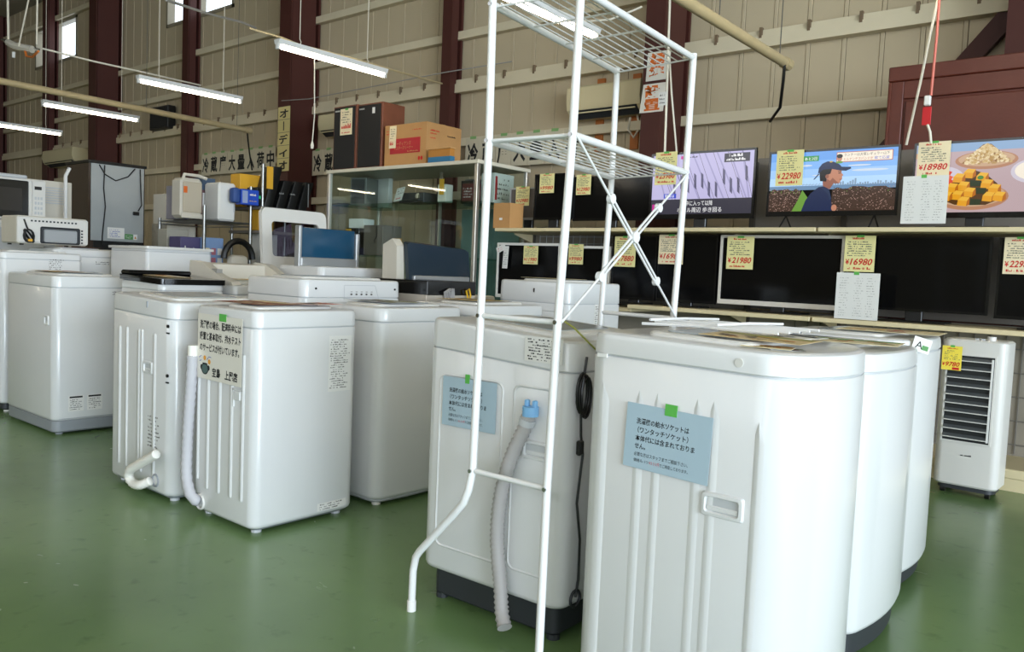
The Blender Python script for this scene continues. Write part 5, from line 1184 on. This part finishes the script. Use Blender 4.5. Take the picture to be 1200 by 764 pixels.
# ------------------------------------------------------------------ refrigerator, ovens and wire shelving at the left
fy0, fy1, fxf = 3.95, 4.58, -9.5
fzb, fzt = 1.20, P(104,187,X=fxf).z
st = thing('low_cupboard', 'low white cupboard carrying the tall dark refrigerator', 'cupboard', (fxf-.32, (fy0+fy1)/2, 0)); pbox('body', WHITE2, st, -.32, .30, -.33, .33, 0, 1.16, .01, 1); pbox('top', CREAMW, st, -.34, .33, -.35, .35, 1.16, 1.198, .004, 1)
fr = thing('refrigerator', 'dark brown refrigerator turned to show its grey metal back with cords', 'refrigerator', (fxf, (fy0+fy1)/2, fzb)); H = fzt-fzb; hw = (fy1-fy0)/2
pbox('cabinet', FRIDGED, fr, -.62, -.01, -hw, hw, 0, H, .01, 1)
pbox('back_plate', FRIDGEG, fr, -.012, .0, -hw+.02, hw-.02, .10, H-.03); pbox('top_trim', BLACK, fr, -.63, .01, -hw-.01, hw+.01, H-.03, H+.005, .006, 1)
pbox('compressor_bay', BLACK, fr, -.02, -.008, -hw+.05, hw-.02, .0, .10); pbox('bay_shelf', LGREY, fr, -.01, .01, -.1, .2, .035, .055)
bm = B(); tube(bm, [(.012,-hw+.10,H-.04), (.016,-hw+.16,H-.14), (.016,-hw+.28,H-.20), (.016,-hw+.42,H-.14), (.012,-hw+.50,H-.04)], .007, 6); obj('cord', bm, BLACK, fr, 60)
ptube('cord', BLACK, fr, [(.012,-hw+.16,H-.04), (.014,-hw+.15,H-.30), (.016,-hw+.17,H-.50), (.014,-hw+.14,.15), (.012,-hw+.14,.05)], .007, 6)
ptube('cord', BLACK, fr, [(.012,hw-.07,H-.04), (.014,hw-.06,H-.30), (.016,hw-.05,H-.45), (.016,hw-.09,H-.52)], .007, 6); pbox('plug', BLACK, fr, .004, .03, hw-.15, hw-.08, H-.57, H-.53, .006, 1)
f = Flat((.0008,-hw+.20,.13), FY, FZ); f.rect(0,0,.19,.125,PAPER,0); f.scrib(.015,.015,.175,.11,5,INKB,381,.7); f.rect(.195,0,.29,.06,FINK[6],0); f.scrib(.205,.01,.28,.05,2,PAPER,382,.8); f.rect(.295,0,.34,.06,PAPER,0); f.poly([(.305,.012),(.33,.012),(.3175,.042)],FINK[0],1); f.build('sticker', fr)
# microwave and what carries it
mx0 = -8.25
sd = thing('metal_cabinet', 'pale metal cabinet carrying the white microwave', 'cabinet', (mx0-.22, 2.76, 0)); pbox('body', LGREY, sd, -.24, .24, -.42, .36, 0, 1.38, .01, 1); pbox('top', WHITE2, sd, -.26, .27, -.44, .38, 1.381, 1.415, .006, 1); pbox('edge', WHITE2, sd, -.25, .255, -.43, .37, 1.35, 1.381, .004, 1)
mw = thing('microwave_oven', 'white microwave with a black glass door and orange sticker', 'microwave', (mx0, 2.74, 1.416)); mh = .385
pbox('cabinet', WHITE2, mw, -.40, 0, -.36, .30, .012, mh, .008, 1); pbox('door', GLOSSB, mw, -.002, .012, -.36, .155, .03, mh-.02, .008, 1); pbox('door_handle', WHITE2, mw, 0, .02, .155, .185, .02, mh-.01, .006, 1)
pbox('door_window', mat('oven_window', '#26221e', .2), mw, .0125, .0135, -.30, .10, .09, mh-.09); cp = pbox('control_panel', WHITE2, mw, 0, .008, .185, .30, .02, mh-.01, .003, 1)
pbox('display', BLACK, cp, .0082, .010, .205, .265, mh-.09, mh-.06)
for i in range(3):
    for j in range(4): pbox('button', LGREY, cp, .0082, .0105, .205+.025*i, .222+.025*i, .07+.045*j, .095+.045*j)
for sx in (-.36, -.06):
    for sy in (-.3, .24): 
        bm = B(); cyl(bm, (sx,sy,0), (sx,sy,.013), .02, 8); obj('foot', bm, BLACK, mw)
pbox('orange_sticker', YELP, mw, .0122, .0132, -.36, -.225, .17, mh-.03); pbox('top_lid', LGREY, mw, -.38, -.02, -.34, .16, mh-.001, mh+.035, .012, 1)
f = Flat((.0136,-.35,.2), FY, FZ); f.scrib(0,0,.12,.13,3,INKR,391,.7); f.build('sticker_print', mw)
# white box behind with cartons
goods('air_cleaner', 'white slatted appliance behind the microwave, before the refrigerator side', 'appliance', -9.0, 3.24, 1.05, .40, .50, .80, CREAMW, 0, lambda t, a, d, h: [pbox('slat', LGREY, t, a/2-.002, a/2+.006, -d/2+.06, d/2-.06, h*.72+.025*k, h*.72+.025*k+.012) for k in range(7)])
tb = thing('side_table', 'plain table under the slatted white appliance', 'table', (-9.0, 3.24, 0)); pbox('table_top', WOODS, tb, -.25, .25, -.30, .30, 1.01, 1.049)
for sx in (-.22,.22):
    for sy in (-.26,.26): pbox('leg', WOODS, tb, sx-.02, sx+.02, sy-.02, sy+.02, 0, 1.01)
cable('white upright pole leaning beside the refrigerator', [Vector((-8.62,3.36,.0)), Vector((-8.62,3.36,1.90)), Vector((-8.63,3.40,1.98))], .018, RACKW, 'pole')
# toaster oven lying on the curved machine
to = thing('toaster_oven', 'white toaster oven with a bundled black lead, back panel towards the aisle', 'toaster oven', (-7.22, 2.72, 1.196)); th = .235
pbox('cabinet', CREAMW, to, -.34, 0, -.27, .27, .012, th, .012, 1)
pbox('rear_plate', WHITE2, to, -.002, .008, -.27, .27, .02, th-.008, .01, 1); pbox('rear_hollow', mat('steel_grey_plate', '#9a9d9f', .4), to, .0085, .0115, -.075, .18, .03, .135, .01, 1); pbox('rear_frame', DARKB, to, .0082, .0095, -.10, .205, .02, .155, .01, 1)
for k in range(13): pbox('vent', DARKB, to, .0082, .010, -.17+.028*k, -.155+.028*k, th-.045, th-.032)
for k in range(5): pbox('vent', DARKB, to, .0082, .010, .215, .23, .03+.025*k, .043+.025*k)
bm = B()
for k in range(4): tube(bm, [(.02+.006*k, -.19+.035*cos(q*pi/6+k), .075+.05*sin(q*pi/6)) for q in range(12)], .007, 6, closed=True)
obj('lead', bm, BLACK, to, 60); ptube('lead_tail', BLACK, to, [(.012,-.22,th-.03), (.018,-.2,.14), (.02,-.19,.12)], .007, 6)
pbox('yellow_tie', YELP, to, .03, .045, -.20, -.17, .03, .05)
for sx in (-.3,-.04):
    for sy in (-.22,.22): pbox('foot', BLACK, to, sx-.012, sx+.012, sy-.012, sy+.012, 0, .013)

# wire shelving unit
WS = mat('shelf_chrome', '#8f8f8c', .3, metal=.9)
sx0, sx1, sy0, sy1 = -8.95, -8.0, 4.48, 5.02
zsh = P(239,258,X=sx1).z
wsu = thing('wire_shelving', 'chrome wire shelving unit crowded with purifiers and boxes, beyond the machines', 'shelving', ((sx0+sx1)/2, (sy0+sy1)/2, 0)); hx, hy_ = (sx1-sx0)/2, (sy1-sy0)/2
for ax_ in (-hx, hx):
    for ay in (-hy_, hy_): ptube('post', WS, wsu, [(ax_,ay,0), (ax_,ay,(1.70 if (ax_ > 0 and ay < 0) else 1.58) if ay < 0 else 1.95)], .018, 8)
for z in (zsh, .95, .3):
    for s_ in (-1, 1):
        ptube('shelf_rim', WS, wsu, [(-hx, s_*hy_, z), (hx, s_*hy_, z)], .010, 6); ptube('shelf_rim', WS, wsu, [(s_*hx, -hy_, z), (s_*hx, hy_, z)], .010, 6)
        ptube('shelf_rim', WS, wsu, [(-hx, s_*hy_, z-.035), (hx, s_*hy_, z-.035)], .006, 6); ptube('shelf_rim', WS, wsu, [(s_*hx, -hy_, z-.035), (s_*hx, hy_, z-.035)], .006, 6)
    for k in range(1, 16):
        y_ = -hy_+2*hy_*k/16; ptube('shelf_wire', WS, wsu, [(-hx, y_, z), (hx, y_, z)], .004, 5)
ZS = zsh+.011
def item(name, label, cat, px, X, ylen, xlen, ptop, material, extra=None, z=None, b=.006, rz=0):
    """stood on the wire shelf: px = pixel column of the near corner of the face turned to the aisle"""
    p = P(px, 258, X=X); z = ZS if z is None else z
    h = P(px, ptop, X=X).z-z
    t = thing(name, label, cat, (X-xlen/2, p.y+ylen/2, z), rz)
    pbox('body', material, t, -xlen/2, xlen/2, -ylen/2, ylen/2, 0, h, b, 1)
    if extra: extra(t, xlen/2, ylen/2, h)
    return t
def xprint(ink, seed, rows=4):
    def e(t, a, d, h):
        f = Flat((a+.0006,-d,0), FY, FZ); f.scrib(.15*d, h*.15, 1.85*d, h*.85, rows, ink, seed, .6, 0, .6); f.build('print', t)
    return e
item('boxed_fan', 'lavender-grey product box on the wire shelf, left of the beige purifier', 'box', 205, -8.45, .14, .2, 217, mat('lavender_box', '#8d8a94', .6), xprint(INKS, 401))
item('bottle_pack', 'clear bottle with a blue stripe on the wire shelf', 'bottle', 208, -8.30, .12, .12, 236, mat('clear_plastic', '#c3c4c6', .25), lambda t, a, d, h: pbox('blue_stripe', BLUEP, t, a-.002, a+.004, d-.04, d, .0, h), b=.03)
def purif(t, a, d, h):
    bm = B(); tube(bm, [(a*.5,-d*.6,h-.01), (a*.5,-d*.5,h+.035), (a*.5,d*.8,h+.035), (a*.5,d*1.6,h+.015)], .018, 8); obj('carry_handle', bm, CREAMW, t)
    pbox('front_panel', mat('beige_panel', '#b8ac98', .4), t, a-.002, a+.008, -d+.015, d-.015, .06, h-.04, .008, 1); pbox('orange_sticker', mat('orange_sticker', '#d8641c', .5), t, a+.008, a+.010, -d+.02, -d+.06, h*.62, h*.78); pbox('foot_band', CREAMW, t, a-.002, a+.010, -d, d, 0, .05, .004, 1)
item('air_purifier', 'tall beige air purifier with a carry handle and orange sticker on the wire shelf', 'air purifier', 212, -8.05, .235, .22, 207, CREAMW, purif, b=.03)
item('product_box', 'purple and navy product box with a white label behind the purifier', 'box', 236, -8.34, .15, .2, 208, mat('purple_brown_box', '#6a4a4c', .6), lambda t, a, d, h: (pbox('navy_top', mat('navy_print', '#3f5268', .5), t, -a-.001, a+.002, -d-.001, d+.002, h*.72, h+.001), pbox('white_label', PAPER, t, a, a+.002, -d+.01, -d+.07, h*.25, h*.65), pbox('white_side', PAPER, t, a, a+.0025, d-.08, d, 0, h*.7)))
def tower(t, a, d, h):
    pbox('side_panel', mat('dark_grey_gloss', '#4a4a46', .25), t, -a+.01, a-.03, d, d+.006, .01, h-.03)
    for k in range(12): pbox('vent', LGREY, t, a-.001, a+.004, d-.03, d-.012, h*.25+k*h*.045, h*.25+k*h*.045+.012)
item('humidifier', 'white upright humidifier with a dark side panel on the wire shelf', 'humidifier', 256, -8.02, .20, .30, 213, PAPER, tower, b=.02)
item('white_carton', 'white carton with a printed window at the back of the wire shelf', 'box', 243, -8.5, .24, .2, 228, PAPERW, xprint(INK, 411, 3))
# things under the shelf
z2 = .961
item('picture_box', 'blue box with small pictures low on the wire shelving', 'box', 240, -8.02, .22, .2, 278, mat('picture_blue', '#7f9cc8', .5), lambda t, a, d, h: [pbox('picture', [FLY[2], mat('rose', '#b06a7a', .6), PAPER][k % 3], t, a, a+.002, -d+.01+.07*(k % 3), -d+.06+.07*(k % 3), .03+.10*(k//3), .10+.10*(k//3)) for k in range(9)], z=z2)
item('purple_box', 'flat purple game box low on the wire shelving', 'box', 212, -8.1, .22, .24, 277, mat('purple_box', '#564f78', .5), xprint(PAPER, 415, 2), z=z2)
item('pale_bin', 'translucent storage bin low on the wire shelving', 'bin', 196, -8.45, .24, .2, 268, mat('frosted_bin', '#a9a598', .4), None, z=z2)
hb = thing('headphones', 'black headband and crumpled wrap on the lower wire shelf', 'headphones', (-7.93, 4.84, 1.0))
bm = B(); tube(bm, [(0, -.17*cos(q*pi/10), .16+.19*sin(q*pi/10)) for q in range(11)], .035, 8); obj('headband', bm, BLACK, hb); pbox('wrap', PAPERW, hb, -.06, .06, -.12, .10, -.04, .20, .05, 2)
# left of the shelving: goods stacked by the refrigerator back
goods('dish_dryer', 'cream dish dryer with a dark round door beside the refrigerator', 'appliance', -9.30, 4.83, 1.53, .3, .36, .34, CREAMW, 0, lambda t, a, d, h: ((lambda bm: (cyl(bm, (a/2-.002,-.02,h*.38), (a/2+.012,-.02,h*.38), .10, 20), obj('door', bm, DARKB, t)))(B()), pbox('control_strip', CREAMS, t, a/2, a/2+.006, -d/2+.02, d/2-.02, h*.74, h*.94)))
goods('storage_chest', 'stack of clear wrapped goods under the cream dish dryer', 'chest', -9.30, 4.83, 0, .32, .38, 1.529, mat('wrapped_goods', '#a39a88', .4, var=.3, vscale=14), 0, lambda t, a, d, h: [pbox('drawer', PAPERW, t, a/2-.001, a/2+.008, -d/2+.02, d/2-.02, .06+.3*k, .32+.3*k, .01, 1) for k in range(5)])
# taller rack on the right with dark cases
r2 = thing('storage_rack', 'grey storage rack holding black cases and blue packages', 'rack', (-8.2, 5.45, 0))
for ax_ in (-.3,.3):
    for ay in (-.35,.35): ptube('post', WS, r2, [(ax_,ay,0), (ax_,ay,2.2 if ay < 0 and ax_ > 0 else 1.74)], .018, 8)
zr = 1.74
pbox('shelf', DGREY, r2, -.32, .32, -.38, .38, zr-.03, zr); pbox('shelf', DGREY, r2, -.32, .32, -.38, .38, 1.45, 1.48)
pbox('shelf', DGREY, r2, -.32, .32, -.38, .38, .7, .73)
zr += .001
def ritem(name, label, cat, px, X, ylen, xlen, pt, material, extra=None, z=zr, rx=0.0, b=.006):
    p = P(px, 235, X=X); h = P(px, pt, X=X).z-z
    t = thing(name, label, cat, (X-xlen/2, p.y+ylen/2, z)); pbox('body', material, t, -xlen/2, xlen/2, -ylen/2, ylen/2, 0, h, b, 1)
    if extra: extra(t, xlen/2, ylen/2, h)
    return t
def bluepk(t, a, d, h):
    f = Flat((a+.0008,-d,0), FY, FZ); f.scrib(d*.9,h*.55,d*1.8,h*.85,1,PAPER,421,.9); f.scrib(d*.9,h*.2,d*1.7,h*.35,1,FINK[4],422,.8); f.rect(d*.1,h*.1,d*.7,h*.9,mat('blue_photo', '#8f9cc0', .5),0); f.build('print', t); pbox('blue_wrap', mat('bag_blue', '#2c4a86', .6), t, -a+.01, a-.01, -d-.09, -d, .01, h*1.05, .03, 2)
ritem('blue_package', 'bright blue printed package at the front of the storage rack', 'package', 283, -7.86, .21, .12, 221, BLUEP, bluepk)
ritem('black_device', 'black device with green lights next to the blue package', 'device', 301, -7.95, .09, .2, 219, BLACK, lambda t, a, d, h: pbox('green_light', mat('green_light', '#0f3a20', .4, emit='#40d890', estr=.6), t, a, a+.003, -.02, .02, h*.4, h*.55))
for k, (px, pt, lab) in enumerate(((309, 194, 'tall black case with a yellow tag on the storage rack'), (323, 211, 'black case with silver lettering beside the tall one'), (336, 212, 'second black case with silver lettering, leaning on the rack'), (349, 213, 'slim black case with a silver edge at the end of the rack'))):
    X_ = -8.0; p = P(px, 235, X=X_); z_ = zr; h = P(px+6, pt, X=X_).z-z_
    t = thing('black_case', lab, 'case', (X_-.12, p.y+.06, z_))
    bm = B(); ln = .10+.02*(k == 0); loft(bm, [[(-.12,-.055,zz) if 0 else (x_, y_+ln*zz/h, zz) for x_, y_ in rrect(-.12,.12,-.055,.055,.008,2)] for zz in (0, h)]); obj('body', bm, BLACK, t, 30)
    if k == 0: pbox('yellow_tag', YELP, t, .122, .126, -.03, .05, h*.45, h*.98)
    if k in (1, 2): f = Flat((.1215,-.02,h*.5), FY, FZ); f.scrib(0,0,.08,.025,1,SILVER,431+k,.95,0,.8); f.build('lettering', t)
    if k == 3: pbox('silver_edge', SILVER, t, .121, .125, .075, .085, .05, h-.02)
ritem('yellow_carton', 'yellow carton lying at the back of the storage rack', 'box', 281, -8.25, .30, .2, 203, YELP)
ritem('brown_carton', 'brown carton between the yellow carton and the black cases', 'box', 308, -8.3, .16, .2, 205, CARD)
ritem('yellow_bag', 'yellow bag on the middle shelf of the storage rack', 'bag', 303, -8.0, .2, .2, 243, YELP, z=1.481)
ritem('white_pack', 'white pack on the bottom shelf of the storage rack', 'pack', 308, -8.0, .2, .2, 272, PAPER, z=.731)
#@@NEXT@@
